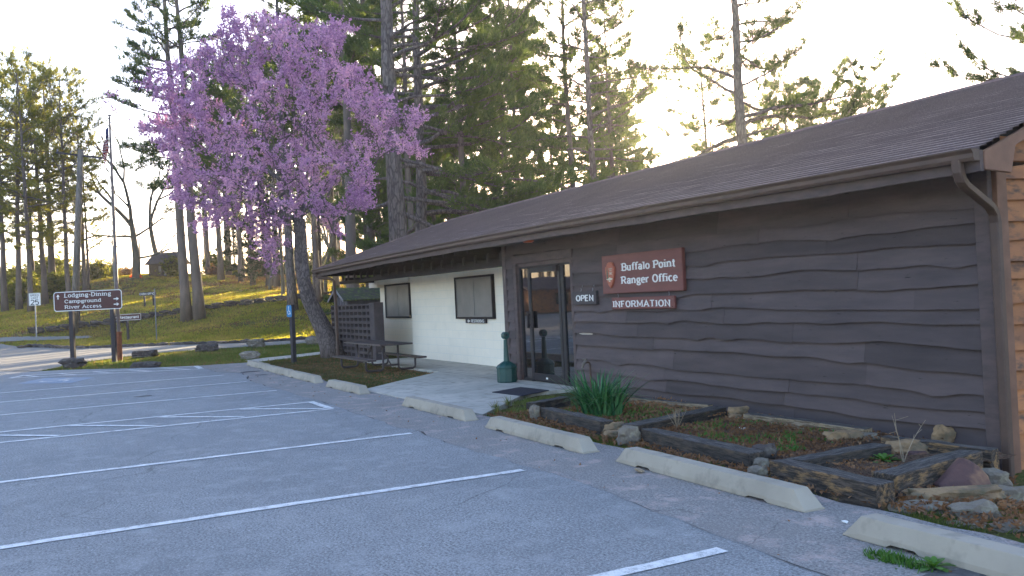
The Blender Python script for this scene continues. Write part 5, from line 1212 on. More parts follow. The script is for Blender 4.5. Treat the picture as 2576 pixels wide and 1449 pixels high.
for px_, d, H, s_, lb in ((1930,62,10.5,31,'low bushy pine top just right of the lone pine, behind the roof'),(1995,66,12.6,32,'yellow-green pine top behind the roof ridge, tallest right of the lone pine'),(2050,70,12.2,33,'rounded pine top behind the ridge, before the gap of sky'),(2105,64,12.0,34,'small separate pine top peeping over the ridge in the gap'),(2215,60,11.6,35,'pine top just showing over the ridge near its right end')):
    b_ = atd(px_, d); plant_tree(pine(s_, H+2.2, .16, .2, 3.4, 46, lambda u: .95-.4*u, (0,0), 10, .30, .055, 1.1), b_, 'pine_tree', lb)
J1 = pine(41, 6.2, .34, .12, 2.3, 60, lambda u: (1-u)**.7*.75+.25, (0,0), 10, .2, .04, 1.3, leaf=M['needle_dark'])
b_ = onT(681, 719); plant_tree(J1, b_, 'juniper_tree', 'low dark juniper with a short thick trunk, left of the blue sign post', 'juniper')
J2 = pine(42, 5, .16, .08, 2.2, 50, lambda u: (1-u)**.7*.75+.25, (0,0), 10, .2, .04, 1.3, leaf=M['needle_dark'])
plant_tree(J2, atd(615, 84), 'juniper_tree', 'dark juniper at the wood edge, behind the slope left of the low one', 'juniper', sc_=(1.2,1.2,1.1))
# --- stock pines for the wood
ST = [pine(51, 21, .24, .50, 3.6, 48, None, (.01,.0), 8, .38, .075, 1.0), pine(52, 23, .27, .54, 3.4, 46, None, (-.015,.01), 8, .38, .075, 1.0),
      pine(53, 19, .20, .52, 3.0, 38, lambda u: .6+.5*math.sin(u*3.1), (.0,-.02), 7, .36, .07, .95), pine(54, 22, .22, .44, 4.0, 42, None, (.0,.0), 7, .36, .07, .9),
      pine(55, 17, .15, .5, 2.6, 40, lambda u: .5+.6*math.sin(u*3), (.01,.01), 7, .34, .065, .95)]
LT = [pine(91, 17, .20, .30, 3.3, 44, lambda u: .5+.7*math.sin(u*2.9), (.02,.0), 7, .30, .05, .62, leaf=M['needle_sunlit_tint'], flex=.5), pine(92, 16.5, .17, .24, 3.0, 42, lambda u: .55+.55*math.sin(u*3.0), (-.02,.01), 7, .30, .05, .62, leaf=M['needle_sunlit_tint'], flex=.5), pine(93, 17.5, .24, .34, 3.4, 42, lambda u: .5+.7*math.sin(u*2.8), (-.01,-.02), 7, .30, .05, .62, leaf=M['needle_sunlit_tint'], flex=.5)]
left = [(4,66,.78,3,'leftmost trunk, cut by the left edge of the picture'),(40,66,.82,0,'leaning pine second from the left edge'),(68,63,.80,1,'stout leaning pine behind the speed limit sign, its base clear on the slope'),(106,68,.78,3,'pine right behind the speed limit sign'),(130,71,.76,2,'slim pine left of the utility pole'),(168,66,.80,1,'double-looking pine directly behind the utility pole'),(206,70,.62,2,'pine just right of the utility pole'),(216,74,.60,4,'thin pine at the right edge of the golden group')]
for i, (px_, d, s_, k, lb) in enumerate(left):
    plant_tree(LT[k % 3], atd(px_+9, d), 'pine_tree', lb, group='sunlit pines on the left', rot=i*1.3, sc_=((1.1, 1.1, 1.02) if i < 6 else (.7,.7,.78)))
rr = random.Random(11); pts = []
def try_pt(px_, d, mn=2.4):
    p = atd(px_, d)
    if all((p[0]-q[0])**2+(p[1]-q[1])**2 > mn*mn for q in pts): pts.append(p); return p
    return None
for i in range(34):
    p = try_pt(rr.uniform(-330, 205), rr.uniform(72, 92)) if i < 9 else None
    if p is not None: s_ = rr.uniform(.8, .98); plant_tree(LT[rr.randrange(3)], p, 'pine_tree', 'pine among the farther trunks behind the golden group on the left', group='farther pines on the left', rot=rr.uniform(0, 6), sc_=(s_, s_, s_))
for i in range(105):
    px_ = rr.uniform(540, 1600); d = rr.uniform(50, 120)
    if px_ < 700 and d < 74: continue
    if px_ < 950 and d > 98: continue
    if px_ < 1100 and d < 84 and i % 3: continue
    if i % 4 == 3 or (px_ < 1150 and i % 2 == 1) or i % 5 == 0 or (px_ > 1150 and i % 2 == 0): continue
    if d < 50+0*px_: continue
    p = try_pt(px_, d, 2.2)
    if p is not None:
        s_ = rr.uniform(.78, 1.12)*(.80 if px_ > 1480 else 1)
        plant_tree(ST[rr.randrange(5)], p, 'pine_tree', 'pine in the wood behind the redbud and the office', group='pines of the wood behind the office', rot=rr.uniform(0, 6), sc_=(s_*1.05, s_*1.05, s_))
for px_, d, k, s_ in ((560,80,1,.9),(580,88,0,1.0),(529,86,2,.92),(889,42,1,.95),(943,47,0,1.0),(979,52,4,1.1),(1180,46,0,.85),(1295,60,1,1.0),(1560,58,3,.66),(1600,66,3,.62),(1640,74,2,.55)):
    plant_tree(ST[k], atd(px_, d), 'pine_tree', 'pine in the wood behind the redbud and the office', group='pines of the wood behind the office', rot=px_*.7, sc_=(s_*1.1, s_*1.1, s_))
for i in range(52):
    px_ = rr.uniform(515, 1120); d = rr.uniform(84, 122); p = try_pt(px_, d, 1.3)
    if p is not None:
        s_ = rr.uniform(.8, 1.05); plant_tree(ST[rr.choice((2, 4, 4, 1))], p, 'pine_tree', 'pine in the wood behind the redbud and the office', group='pines of the wood behind the office', rot=rr.uniform(0, 6), sc_=(s_*.8, s_*.8, s_))
for px_, d, s_ in ((640,72,.95),(700,70,1.0),(610,78,.9),(765,66,1.0),(850,60,1.0)):
    p = try_pt(px_, d, 1.3)
    if p is not None: plant_tree(ST[2], p, 'pine_tree', 'pine in the wood behind the redbud and the office', group='pines of the wood behind the office', rot=px_, sc_=(s_*1.05, s_*1.05, s_))
LB = [pine(95, 11, .17, .10, 3.0, 62, lambda u: 1-.55*u, (.01,0), 8, .30, .055, 1.0), pine(96, 9, .15, .08, 2.8, 58, lambda u: 1-.6*u, (0,.01), 8, .30, .055, 1.0)]
for i, (px_, d, s_) in enumerate([(925,44,.75),(968,47,.9),(1010,50,.95),(1052,46,.9),(1098,49,1.0),(1140,53,1.05),(1185,48,1.0),(1232,55,1.1),(1030,58,1.0),(1120,60,1.1),(1290,50,.95),(1345,58,1.1),(1400,64,1.15)]):  # the rightmost ones are added to keep a patch of sun off the lot
    plant_tree(LB[i % 2], atd(px_, d), 'pine_tree', 'low-branched young pine close behind the office roof, left of the thin pale-trunked pine, in a row with trees added to shade the lot', group='young pines close behind the roof', rot=i*1.7, sc_=(s_, s_, s_))
# trees across the lot, behind the camera, seen only mirrored in the door glass
for i, (x, y, k, s_) in enumerate([(-62.2,-21.5,0,.7),(-64.5,-22.5,1,.8),(-66.5,-24,4,.8),(-73,-26,3,.8),(-75.5,-27,1,.9),(-79,-30,0,.9),(-68,-30,2,.8),(-58,-26,4,.9),(-84,-30,1,.8),(-54,-26,2,.8),(-88,-36,3,.9),(-70,-38,0,1),(-30,-34,0,.8),(-12,-38,1,.8),(8,-38,2,.8)]):
    plant_tree(ST[k], (x, y, 0), 'pine_tree', 'pine across the lot, mirrored in the door glass', group='pines across the lot', rot=i*1.1, sc_=(s_, s_, s_))
t = thing('brown_cottage', 'brown boarded cottage across the lot, mirrored in the door glass', 'building', (-61,-20,0))
mb = MB(); mb.box((-64,-23,-.1),(-60.5,-18,1.9)); part('wall', mb, M['cedar'], t); mb = MB(); mb.prism([(-60.1,-23.4,1.85),(-62.2,-23.4,2.75),(-64.4,-23.4,1.85),(-64.4,-23.4,1.95),(-62.2,-23.4,2.87),(-60.1,-23.4,1.95)], (0,6,0)); part('roof', mb, M['roof'], t)
mb = MB(); mb.box((-60.5,-21.2,.7),(-60.46,-20,1.6)); part('window', mb, M['glass'], t)
# --- bare trees
def bare(seed, H, tr, levels=5, spread=.55, first=.4, twist=.25, sp0=None):
    rs = random.Random(seed); np.random.seed(seed); tb = MB()
    def grow(p, d, L, r, lv):
        k = 5; P_ = [p]; q = p.copy(); dd = d.copy()
        for s in range(k): dd = dd+np.random.normal(0, twist*.4, 3)+np.array([0,0,.03]); dd /= np.linalg.norm(dd); q = q+dd*L/k; P_.append(q.copy())
        tb.tube(P_, np.linspace(r, r*.62, k+1), 9 if lv == 0 else (5 if lv < 3 else 3), caps=False)
        if lv >= levels: return
        n = 2 if lv == 0 else rs.choice((2, 3, 3))
        for i in range(n):
            a = rs.uniform(0, 6.28); t = 1.0 if i < 2 else rs.uniform(.35, .85); s = P_[int(round(t*k))]
            ax_ = np.cross(dd, [math.cos(a), math.sin(a), .3]); ax_ /= np.linalg.norm(ax_); an = spread*rs.uniform(.6, 1.3)
            nd = dd*math.cos(an)+ax_*math.sin(an); grow(s, nd, L*rs.uniform(.62, .85), r*rs.uniform(.5, .68), lv+1)
        if lv == 0 and sp0:
            for h_, dv, LL in sp0: grow(P_[int(h_*k)], np.array(dv)/np.linalg.norm(dv), LL, r*.33, 2)
    grow(np.array([0,0,-.2]), np.array([0,0,1.]), H*first, tr, 0)
    return tb.mesh('bare_trunk', M['oak_bark'], True)
r3 = np.array([RG[0], RG[1], 0])
me = bare(61, 10.5, .36, 6, .5, .45, .25, [(.9, -r3+np.array([0,0,.35]), 3.4),(.55, r3+np.array([0,0,.1]), 2.2),(.8, r3+np.array([0,0,.3]), 3.0)])
plant_tree([me], onT(342, 698), 'bare_oak', 'large bare oak on the crest with a long limb reaching left', 'bare tree', names=('trunk',))
me = bare(62, 9.5, .27, 6, .42, .5, .3); plant_tree([me], atd(407, 82), 'bare_oak', 'thinner twisting bare oak in front of the stone cabin', 'bare tree', names=('trunk',))
me = bare(63, 5.5, .14, 6, .6, .35, .35); plant_tree([me], onT(286, 706, 30), 'bare_tree', 'small crooked bare tree on the crest left of the flagpole', 'bare tree', names=('trunk',))
bs = [bare(64+i, 12, .13, 5, .4, .4, .2) for i in range(2)]
for i in range(16):
    p = try_pt(rr.uniform(560, 1100), rr.uniform(48, 75), 1.5)
    if p is not None: plant_tree([bs[i % 2]], p, 'bare_sapling', 'thin bare sapling among the pine trunks of the wood', 'bare tree', 'bare saplings in the wood', rot=i, names=('trunk',))
# --- shrubs
def shrub(seed, R_h, R_w, n, leaf, L=.12, w=.08):
    np.random.seed(seed); rs = random.Random(seed); tb = MB(); lb = MB(); Cn = []; Dr = []
    for i in range(n):
        a = rs.uniform(0, 6.28); e = rs.uniform(.35, 1.45); d = np.array([math.cos(a)*math.cos(e), math.sin(a)*math.cos(e), math.sin(e)]); P_ = [np.zeros(3)]; q = np.zeros(3)
        for s in range(5): q = q+(d+np.random.normal(0, .22, 3))*np.array([R_w, R_w, R_h])/5*rs.uniform(.7, 1.1); P_.append(q.copy())
        tb.tube(P_, np.linspace(.03, .006, 6), 3, caps=False)
        for s in range(16): t = rs.uniform(1.2, 5); j = int(min(t, 4.99)); c = P_[j]+(P_[j+1]-P_[j])*(t-j); Cn.append(c+np.random.normal(0, .16, 3)); Dr.append(np.random.normal(0, 1, 3))
    blades(lb, np.array(Cn), np.array(Dr), 4, L, w, .6, np.random.rand(len(Cn)))
    return tb.mesh('shrub_stems', M['oak_bark']), lb.mesh('shrub_leaves', leaf)
SH = [shrub(71, 2.6, 1.8, 60, M['brush'], .26, .14), shrub(72, 1.8, 1.6, 50, M['brush'], .24, .12), shrub(73, 1.5, 1.5, 50, M['dry'], .16, .07)]
for i in range(46):
    p = try_pt(rr.uniform(-250, 232), rr.uniform(70, 105), 1.2)
    if p is not None: s_ = rr.uniform(.8, 1.7); plant_tree(SH[rr.randrange(2)], p, 'shrub', 'yellow-green spring bush under the golden pines on the left', 'bush', 'spring bushes under the left pines', rot=i, sc_=(s_, s_, s_*.8), names=('stems','leaves'))
for i in range(22):
    p = try_pt(rr.uniform(215, 335), rr.uniform(84, 100), .8)
    if p is not None: s_ = rr.uniform(.6, 1.2); plant_tree(SH[2] if i % 3 else SH[1], p, 'shrub', 'pale dry brush on the crest between the golden pines and the oak', 'bush', 'dry brush along the crest', rot=i, sc_=(s_, s_, s_), names=('stems','leaves'))
plant_tree(SH[1], onT(418, 692), 'shrub', 'small budding bush in front of the stone cabin wall', 'bush', sc_=(.45,.45,.6), names=('stems','leaves'))
plant_tree(SH[0], atd(440, 80), 'shrub', 'yellow-leaved bush against the right side of the stone cabin', 'bush', sc_=(.8,.8,.75), names=('stems','leaves'))
for i in range(26):
    p = try_pt(rr.uniform(500, 1000), rr.uniform(82, 110), 1.0)
    if p is not None: s_ = rr.uniform(.6, 1.2); plant_tree(SH[rr.randrange(3)], p, 'shrub', 'undergrowth bush between the trunks of the wood', 'bush', 'bushes in the wood', rot=i, sc_=(s_, s_, s_), names=('stems','leaves'))
# ================================================================ REDBUD
def redbud():
    np.random.seed(5); rs = random.Random(5)
    RD = 25.9
    P0 = [(842,893,0),(828,862,0),(812,825,.1),(795,790,.1),(776,750,0),(764,705,-.1),(758,650,-.2),(757,600,-.3),(752,555,-.4)]
    N = [D(a, b, RD+c) for a, b, c in P0]; N[0] = np.array([N[0][0], N[0][1], -.1]); par = [-1]+list(range(len(N)-1))
    def limb(start, pts):
        i = start
        for a, b, c in pts: N.append(D(a, b, RD+c)); par.append(i); i = len(N)-1
        return i
    limb(8, [(735,510,-.6),(715,460,-1),(690,400,-1.3),(660,330,-1.5),(640,250,-1.6),(620,170,-1.5),(600,100,-1.2),(580,45,-1)])
    limb(8, [(765,510,0),(772,450,.3),(775,380,.5),(770,300,.8),(765,220,.8),(750,140,.8),(735,75,.6)])
    limb(8, [(790,520,.5),(825,470,1),(860,420,1.2),(900,370,1.2),(950,330,1),(1010,310,.8),(1060,300,.5)])
    limb(7, [(725,570,-.9),(690,530,-1.6),(640,500,-2.2),(580,470,-2.6),(520,440,-2.6),(470,420,-2.4),(430,390,-2)])
    limb(6, [(730,620,-.5),(700,595,-1.0),(670,590,-1.4),(650,600,-1.6),(655,650,-1.8)])
    limb(10, [(660,430,-1.5),(600,380,-1.8),(540,330,-1.6),(480,280,-1.2),(420,230,-1),(385,185,-.8)])
    limb(7, [(780,590,.6),(810,555,1.1),(860,530,1.4),(910,500,1.4)])
    limb(8, [(760,520,1.4),(770,470,2.4),(780,400,2.9),(790,320,3),(800,240,2.6),(830,170,2),(860,110,1.5)])
    far_l = limb(10, [(640,400,.5),(560,360,1.2),(470,350,1.6),(400,330,1.5),(350,322,1.3),(310,300,1.2),(272,262,1.0)])
    env = [(365,190),(372,160),(395,165),(440,135),(470,150),(500,100),(535,95),(555,20),(575,5),(600,30),(640,25),(690,20),(735,55),(800,60),(875,55),(893,78),(860,110),(825,135),(860,160),(925,175),(945,215),(985,240),(1020,285),(1045,262),(1088,288),(1060,330),(1045,352),(1075,395),(1010,390),(970,350),(955,400),(940,440),(955,500),(935,530),(880,520),(850,600),(810,560),(790,530),(745,545),(720,560),(690,600),(700,690),(668,700),(655,630),(630,590),(560,560),(500,590),(480,570),(520,530),(470,530),(420,500),(455,465),(400,470),(440,420),(370,350),(300,320),(380,300),(395,270),(350,215)]
    ex, ey = np.array([e[0] for e in env], float), np.array([e[1] for e in env], float)
    T_ = []
    while len(T_) < 3000:
        x = np.random.uniform(270, 1090); y = np.random.uniform(0, 700)
        if not inpoly(np.array([x]), np.array([y]), env)[0]: continue
        nx_, ny_ = (x-690)/400, (y-320)/340; rr_ = math.sqrt(max(0, 1-(nx_*nx_+ny_*ny_)*.85))
        if mnoise.noise(Vector((x*.011, y*.011, 4))) < -.36: continue
        T_.append(D(x, y, RD+np.random.uniform(-1, 1)*3.6*max(.25, rr_)))
    for q in range(40):                                   # sparse sprays at the far left
        t = q/40; T_.append(D(265+110*t+np.random.uniform(-14,14), 235+85*t+np.random.uniform(-30,25), RD+1.1))
    T_ = np.array(T_); c0 = N[8]; T_ = T_[np.argsort(np.linalg.norm(T_-c0, axis=1))]
    for p in T_:
        A_ = np.array(N[5:]); dd = np.linalg.norm(A_-p, axis=1); pl = np.linalg.norm(A_-c0, axis=1)
        dv = (p-A_)/(dd[:,None]+1e-6); out = ((A_-c0)/(pl[:,None]+.3)*dv).sum(1)
        i = int(np.argmin(dd*(1.25-.35*out)))+5
        L = np.linalg.norm(p-N[i]); k = max(1, int(L/.28)); a = N[i]; last = i
        for s in range(1, k+1):
            t = s/k; q = a*(1-t)+p*t+np.random.normal(0, .03, 3)*(t < 1)+np.array([0,0,.09*math.sin(t*math.pi)]); N.append(q); par.append(last); last = len(N)-1
    n = len(N); NA = np.array(N); ch = [[] for _ in range(n)]; w_ = np.zeros(n)
    for i in range(1, n): ch[par[i]].append(i)
    for i in range(n-1, 0, -1):
        if not ch[i]: w_[i] = 1
        w_[par[i]] += w_[i]
    rad = .0045*np.maximum(w_, 1)**.5; rad[:9] = np.maximum(rad[:9], np.array([.36,.29,.255,.235,.215,.20,.19,.185,.17]))*np.array([1.05,1,1,1,1,1,1,1,1]); rad[0] = .42
    rad = np.minimum(rad, .42)
    for i in range(9, n): rad[i] = min(rad[i], rad[par[i]]*.93 if rad[par[i]] > .02 else rad[i])
    tb = MB(); bb = MB()
    # chains
    started = set(); stack = [(0, None)]
    while stack:
        s, p = stack.pop(); chain = ([p] if p is not None else [])+[s]; i = s
        while ch[i]:
            big = max(ch[i], key=lambda c: w_[c])
            for c in ch[i]:
                if c != big: stack.append((c, i))
            chain.append(big); i = big
        if len(chain) >= 2:
            rd = rad[chain].copy()
            if p is not None: rd[0] = rd[1]
            r0 = rd.max(); tb.tube(NA[chain], rd, 14 if r0 > .15 else (7 if r0 > .05 else 3), caps=r0 > .1, jit=.12 if r0 > .15 else 0)
    # blossom clumps hugging the twigs
    Cn = []; Dr = []
    for i in range(9, n):
        if rad[i] < .024:
            a, b = NA[par[i]], NA[i]; L = np.linalg.norm(b-a); m_ = max(1, int(L/.03*(1.05 if rad[i] < .012 else .35)))
            g = mnoise.noise(Vector(tuple(NA[i]*.55)))
            low_ = 1 if b[2] > 3.2 else .75
            if g < -.10: m_ = int(m_*.35)
            m_ = int(m_*low_*rs.uniform(.6, 1.35))
            for s in range(m_):
                t = np.random.rand(); d = (b-a)/max(L, 1e-6); Cn.append(a*(1-t)+b*t+np.random.normal(0, .038, 3)); Dr.append(d*.3+np.random.normal(0, .5, 3)+np.array([0,0,.35]))
    for s in range(0): pass
    Cn = np.array(Cn); Dr = np.array(Dr)
    # short spurs that carry blossom upward
    idx = np.random.choice(len(Cn), int(len(Cn)*.35)); up = Dr[idx]/np.linalg.norm(Dr[idx], axis=1, keepdims=True)
    Cn2 = np.vstack([Cn[idx]+up*f for f in (.05,.10,.15,.20)])+np.random.normal(0, .015, (len(idx)*4, 3)); Cn = np.vstack([Cn, Cn2]); Dr = np.vstack([Dr]+[Dr[idx]]*4)
    tint = np.clip(.5+.55*np.array([mnoise.noise(Vector(tuple(c*.8))) for c in Cn])+np.random.normal(0, .2, len(Cn)), 0, 1)
    print('blossoms', len(Cn), 'nodes', n)
    blades(bb, Cn, Dr, 3, .052, .043, .9, tint)
    base = Vector((N[0][0], N[0][1], 0)); a = tb.mesh('redbud_trunk', M['redbud_bark'], True); b = bb.mesh('redbud_blossom', M['blossom'])
    a.transform(Matrix.Translation(-base)); b.transform(Matrix.Translation(-base))
    plant_tree([a, b], base, 'redbud_tree', 'leaning redbud covered in purple-pink blossom by the white block end', 'redbud tree', names=('trunk','blossom'))
M['blossom'] = leafmat('blossom', [(.30,.16,.31),(.44,.25,.43),(.60,.38,.56),(.78,.50,.60)], .35, (1.25,.95,1.0))
redbud()
# ================================================================ PLANTS AND GRASS
def strap_clump(c, n, H_, Rw, seed, mt, label, name='strap_leaf_plant', wd=.018, cat='plant'):
    rs = random.Random(seed); mb = MB(); ns = 7
    for i in range(n):
        a = rs.uniform(0, 6.28); rr_ = rs.uniform(0, Rw)*.5; b = np.array([c[0]+rr_*math.cos(a)*1.3, c[1]+rr_*math.sin(a), c[2]]); a2 = a+rs.uniform(-.7, .7); out = rs.uniform(.15, 1.0)*Rw; h = H_*rs.uniform(.65, 1.1); fl = rs.random() < .38
        P_ = []
        for s in range(ns+1):
            t = s/ns; z = h*(t if not fl else (t*1.5-t*t*.95)); r = out*t**1.8*(1 if not fl else 1.25); P_.append(b+np.array([math.cos(a2)*r, math.sin(a2)*r, z]))
        sd = np.array([-math.sin(a2+rs.uniform(-.5,.5)), math.cos(a2), 0]); V = []
        for s, p in enumerate(P_): ww = wd*(1-(s/ns)**3)*.5+.001; V += [p-sd*ww, p+sd*ww]
        t_ = rs.random(); mb.add(V, [(2*s, 2*s+1, 2*s+3, 2*s+2) for s in range(ns)], 0, t_); mb.hast = True
    return single(name, mb, mt, label, cat, tuple(c))
M['strap'] = leafmat('strap_leaf', [(.015,.065,.03),(.03,.11,.045),(.05,.16,.06),(.10,.24,.11)], .25, (1.2,1.5,.7), .4)
M['weed'] = leafmat('weed_leaf', [(.04,.10,.02),(.07,.16,.03),(.11,.22,.045)], .3, (1.4,1.5,.5), .5)
M['grass'] = leafmat('grass_blade', [(.045,.075,.022),(.075,.11,.032),(.12,.14,.05),(.22,.18,.10)], .4, (2.1,1.9,.5))
M['hill_grass'] = leafmat('hill_grass_blade', [(.09,.125,.035),(.15,.18,.055),(.22,.21,.08),(.32,.25,.14)], .6, (2.6,2.2,.55))
M['patch_grass'] = leafmat('patch_grass_blade', [(.04,.06,.02),(.07,.085,.03),(.12,.105,.05),(.19,.14,.085)], .35, (1.8,1.6,.6))
cc = G(1505, 1046, .05)
strap_clump((cc[0]-.15, cc[1]+.12, .02), 260, .50, .50, 3, M['strap'], 'big green clump of strap leaves in the first timber bed', wd=.027)
def rosette(c, r, n, label, seed, h=.12):
    rs = random.Random(seed); mb = MB(); mb.hast = True
    for i in range(n):
        a = i*2.4; e = .25+.9*(i/n); L = r*(1-.35*i/n); d = np.array([math.cos(a)*math.cos(e), math.sin(a)*math.cos(e), math.sin(e)]); s = np.array([-math.sin(a), math.cos(a), 0]); V = []
        for t, w_ in ((0,.15),(.35,.8),(.7,1),(.9,.6),(1,.05)): p = np.array(c)+d*L*t+np.array([0,0,-.35*L*t*t]); V += [p-s*w_*L*.17, p+s*w_*L*.17]
        mb.add(V, [(2*k, 2*k+1, 2*k+3, 2*k+2) for k in range(4)], 0, .3+.7*rs.random())
    return single('weed', mb, M['weed'], label, 'weed', tuple(c))
a_ = g8(1045,505,-.0); rosette((a_[0],a_[1],.0), .17, 18, 'bright green leafy weed inside the nearest timber bed', 1)
a_ = g8(1455,1385,.0); rosette((a_[0],a_[1],.005), .13, 16, 'bright green leafy weed in front of the nearest wheel stop', 2)
def twigs(c, n, H_, label, seed, mt='twig'):
    rs = random.Random(seed); np.random.seed(seed); mb = MB()
    for i in range(n):
        d = np.array([rs.uniform(-.5,.5), rs.uniform(-.5,.5), 1]); P_ = [np.array(c, float)]; q = np.array(c, float)
        for s in range(6): d = d+np.random.normal(0, .10, 3); q = q+d/np.linalg.norm(d)*H_/6*rs.uniform(.8,1.1); P_.append(q.copy())
        mb.tube(P_, np.linspace(.005,.002,7), 3)
        for s in (3, 4, 5): e = P_[s]+np.random.normal(0, .04, 3)+np.array([0,0,.03]); mb.tube([P_[s], e], .002, 3)
    return single('dry_stem', mb, M['twig'], label, 'dead plant', tuple(c))
M['twig'] = mat('dry_twig', (.30,.24,.17), (.2,.15,.1), 9)
a_ = g8(1205,520,.0); twigs((a_[0],a_[1],0), 3, .42, 'dead pale stems sticking up in the nearest timber bed', 3)
a_ = g1(1540,600,.02); twigs((a_[0],a_[1],.02), 9, .24, 'brown dry twigs in the middle timber bed beside the black cross timber', 4)
def scatter(name, region, n, h, wd, mt, label, cat, seed, excl=(), zoff=0, nb=5, clump=.04, weight=None, spread=.5, near=None):
    rs = np.random.RandomState(seed); np.random.seed(seed); poly_ = np.array(region); lo, hi = poly_.min(0), poly_.max(0); X_, Y_ = [], []; got = 0; it = 0
    while got < n and it < 60:
        it += 1; x = rs.uniform(lo[0], hi[0], n); y = rs.uniform(lo[1], hi[1], n); k = inpoly(x, y, region)
        for e in excl: k &= ~inpoly(x, y, e)
        if weight is not None: k &= rs.rand(n) < weight(x, y)
        X_.append(x[k]); Y_.append(y[k]); got += k.sum()
    x = np.concatenate(X_)[:n]; y = np.concatenate(Y_)[:n]; z = T(x, y)-.03+zoff; mb = MB()
    tt = np.array([.5+.45*mnoise.noise(Vector((a*.35, b*.35, 0)))+.3*mnoise.noise(Vector((a*2.1, b*2.1, 5))) for a, b in zip(x, y)])
    Cn = np.stack([x, y, z], -1); Dr = np.tile([0,0,1.0], (len(x), 1)); m_ = nb
    sz = np.repeat(np.clip(1+rs.normal(0, .25, len(x)), .4, 1.8), m_)[:,None]
    Cn = np.repeat(Cn, m_, 0)+np.c_[rs.normal(0, clump, (len(x)*m_, 2)), np.zeros(len(x)*m_)]
    d = np.tile([0,0,1.0], (len(Cn), 1))+rs.normal(0, spread, (len(Cn), 3))*np.array([1,1,.2]); d /= np.linalg.norm(d, axis=1, keepdims=True)
    s = np.cross(d, rs.normal(0, 1, (len(Cn), 3))); s /= np.linalg.norm(s, axis=1, keepdims=True)
    l = h*rs.uniform(.5, 1.2, (len(Cn), 1))*sz; t = np.clip(np.repeat(tt, m_)+rs.normal(0, .15, len(Cn)), 0, 1)
    mb.tris(Cn-s*wd/2, Cn+s*wd/2, Cn+d*l, t)
    return stuff(name, mb, mt, label, cat)
EXC = [LOT, SLAB[:-1], ROADP, PATH_A+PATH_B[::-1], DRV_A+DRV_B[::-1]]
VERGE = [(-24.8,4.7),(-25.4,3.3),(-27.0,1.6),(-28.2,.6),(-29.2,-1.5),(-36,2),(-37,5),(-36.5,9.4),(-37,13),(-40,20),(-30,20),(-28,10)]
scatter('verge_grass', VERGE, 15000, .085, .02, M['grass'], 'bright green grass on the verge between the lot and the road', 'grass', 1, EXC)
PATCH = [(-15.1,4.8),(-25.8,4.85),(-28,8),(-30,12),(-25.3,12),(-25.3,8.5),(-22,7.05),(-17.3,7.03)]
scatter('patch_grass', PATCH, 8000, .04, .010, M['patch_grass'], 'thin grass around the picnic table', 'grass', 2, EXC, weight=lambda x, y: np.where((x > -19.3) & (y > 5.6), .08, .7)*np.clip(.55+.9*np.array([mnoise.noise(Vector((a*.9, b*.9, 2))) for a, b in zip(x, y)]), .05, 1))
scatter('patch_litter', PATCH, 3200, .035, .03, M['dry'], 'dead leaves and bare dirt around the picnic table', 'leaf litter', 12, EXC, zoff=.01, nb=2, spread=2.2)
scatter('verge_litter', VERGE, 2500, .04, .035, M['dry'], 'dead leaves on the verge grass', 'leaf litter', 13, EXC, zoff=.03, nb=2, spread=2.2)
scatter('lot_leaves', [(-26,3.6),(1,3.4),(1,4.7),(-26,4.8)], 170, .02, .022, M['dry'], 'dead leaves blown onto the old asphalt along the wheel stops', 'leaf litter', 14, zoff=.035, nb=1, spread=3, clump=.01)
STRIP = [(-15,4.72),(-12.5,4.78),(-10.4,4.78),(-9.5,4.8),(-5,4.75),(-3,4.74),(2,4.74),(2,5.6),(-2.6,6.4),(-3.6,5.9),(-4.1,5.0),(-4.4,5.1),(-7.1,5.12),(-7.8,5.2),(-9.7,5.25),(-10.2,5.7),(-11.6,6.6),(-11.9,6.3),(-10.4,4.85)]
nz = lambda x, y: np.clip(.40+1.5*np.array([mnoise.noise(Vector((a*1.7, b*1.7, 8))) for a, b in zip(x, y)]), .03, 1)
scatter('strip_grass', STRIP, 9000, .045, .009, M['grass'], 'mossy grass in the strip between the wheel stops and the timbers', 'grass', 3, [LOT, SLAB[:-1]], weight=nz, clump=.02)
scatter('strip_litter', [(-10.3,4.76),(1,4.74),(1,6.2),(-4.1,6.6),(-4.2,7.2),(-9.9,7.1)], 7500, .04, .026, M['dry'], 'dead leaves and bark bits in the beds and the strip', 'leaf litter', 4, [LOT], zoff=.055, nb=3, spread=2.5)
scatter('bed_litter', [(-9.5,5.35),(-8.1,5.3),(-8.1,6.85),(-9.7,7.1)], 1500, .035, .026, M['dry'], 'reddish dead leaves and bark in the clump bed', 'leaf litter', 15, zoff=.115, nb=2, spread=2.5)
scatter('bed_litter', [(-7.65,5.35),(-5.6,5.3),(-5.9,6.95),(-7.9,7.1)], 1900, .035, .026, M['dry'], 'dead leaves and bark in the middle bed', 'leaf litter', 16, zoff=.115, nb=2, spread=2.5)
scatter('bed_litter', [(-5.3,5.4),(-4.75,5.35),(-4.9,6.9),(-5.6,7.0)], 350, .03, .022, M['dry'], 'dead leaves in the nearest bed', 'leaf litter', 17, zoff=.115, nb=2, spread=2.5)
scatter('bed_weeds', [(-9.4,5.4),(-8.1,5.4),(-8.1,6.6),(-9.4,6.6)], 110, .05, .018, M['weed'], 'small green weeds in the timber beds', 'weeds', 5, zoff=.11, nb=6)
scatter('bed_weeds', [(-7.6,5.5),(-5.8,5.4),(-6.0,6.7),(-7.9,6.7)], 120, .04, .02, M['weed'], 'low green ground cover in the middle timber bed', 'weeds', 6, zoff=.11, nb=6, weight=lambda x, y: nz(x*1.3, y*1.3))
a_ = g8(1180,1340,0)
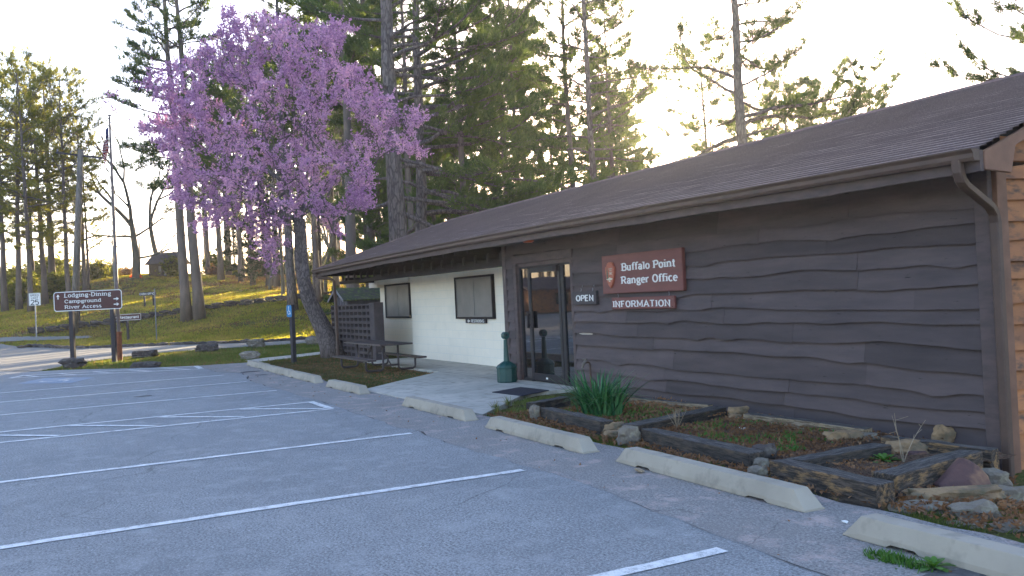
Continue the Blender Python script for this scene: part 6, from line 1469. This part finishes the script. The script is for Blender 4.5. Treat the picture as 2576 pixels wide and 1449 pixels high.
scatter('stop_weeds', [(a_[0]-.2,a_[1]-.03),(a_[0]+.14,a_[1]-.03),(a_[0]+.16,a_[1]+.03),(a_[0]-.2,a_[1]+.04)], 40, .05, .012, M['weed'], 'tangled green weeds at the front of the nearest wheel stop', 'weeds', 7, zoff=.03, nb=8, clump=.03)
for q, (sx, sy, n_) in enumerate(((1060,1290,40),(230,1260,30))):
    pass
for x, y in ((-10.9,5.25),(-11.2,5.6),(-10.55,5.1),(-10.2,5.2)):
    strap_clump((x, y, -.02), 34, .12, .10, int(-x*10), M['grass'], 'tuft of long grass at the edge of the apron near (%s)' % {-10.9:'the mat',-11.2:'the timber end',-10.55:'the wheel stop',-10.2:'the pale rock'}[x], 'grass_tuft', .006, 'grass tuft')
HILL = [tuple(D(px_, 800, d)[:2]) for px_, d in ((-120,44),(120,46),(300,42),(450,41),(670,40),(900,42),(950,60),(900,85),(700,88),(450,88),(290,86),(200,75),(0,75),(-150,70))]
scatter('slope_grass', HILL, 80000, .12, .035, M['hill_grass'], 'short grass and dead leaves over the slope beyond the road', 'grass', 8, [ROADP, DRV_A+DRV_B[::-1]], nb=3, clump=.12, weight=lambda x, y: np.clip(.62+1.3*np.array([mnoise.noise(Vector((a*.16, b*.16, 2)))+.5*mnoise.noise(Vector((a*.6, b*.6, 9))) for a, b in zip(x, y)])-.25*sstep(52, 75, -math.cos(YAW)*x+math.sin(YAW)*y), .05, 1))
scatter('slope_litter', HILL, 30000, .08, .07, M['dry'], 'brown fallen leaves scattered over the slope', 'leaf litter', 9, [ROADP, DRV_A+DRV_B[::-1]], zoff=.02, nb=2, spread=2.0, clump=.2)
scatter('wood_litter', [tuple(D(px_, 800, d)[:2]) for px_, d in ((560,76),(1200,50),(1300,110),(500,115))], 14000, .16, .08, M['dry'], 'undergrowth and dead leaves on the floor of the wood', 'undergrowth', 10, nb=3, clump=.25)
# small bits lying about
def bit(px_, py_, r, mt, label, name, cat, z=0.02):
    p = G(px_, py_, z); me = stone_mesh(name, hash_(label), r*2, r*1.4, r*.6, M[mt], 1, .3, .3); o = bpy.data.objects.new(name, me); C.objects.link(o); o.location = (p[0], p[1], z+r*.25); return tag(o, label, cat)
bit(*k2(1143,1052), .045, 'twig', 'curled dead leaf on the asphalt before the long wheel stop', 'dead_leaf', 'leaf', .01)
bit(*k2(2245,598), .04, 'letter', 'white scrap lying in the middle bed by the back timber', 'litter_scrap', 'litter')
bit(*k1(1700,1000)[:2], .03, 'sandstone', 'little round tan pebble among the rubble by the corner', 'pebble', 'pebble', .01)
bit(*k1(725,1010), .025, 'letter', 'tiny white chip on the ground under the front timber end', 'stone_chip', 'pebble', .0)

# ================================================================ AIR
mb = MB(); mb.box((-425,-425,-3.0),(425,425,34.0)); hz = bpy.data.materials.new('haze_air'); hz.use_nodes = True; hn = hz.node_tree; hn.nodes.clear()
ho = hn.nodes.new('ShaderNodeOutputMaterial'); pv = hn.nodes.new('ShaderNodeVolumePrincipled'); pv.inputs['Color'].default_value = (.92,.92,.95,1)
pv.inputs['Density'].default_value = .0004; pv.inputs['Anisotropy'].default_value = .55; hn.links.new(pv.outputs[0], ho.inputs['Volume'])
o = link('haze', mb.mesh('haze', hz)); tag(o, 'thin warm evening haze hanging between the trees', 'haze', None, 'stuff'); o.display_type = 'WIRE'
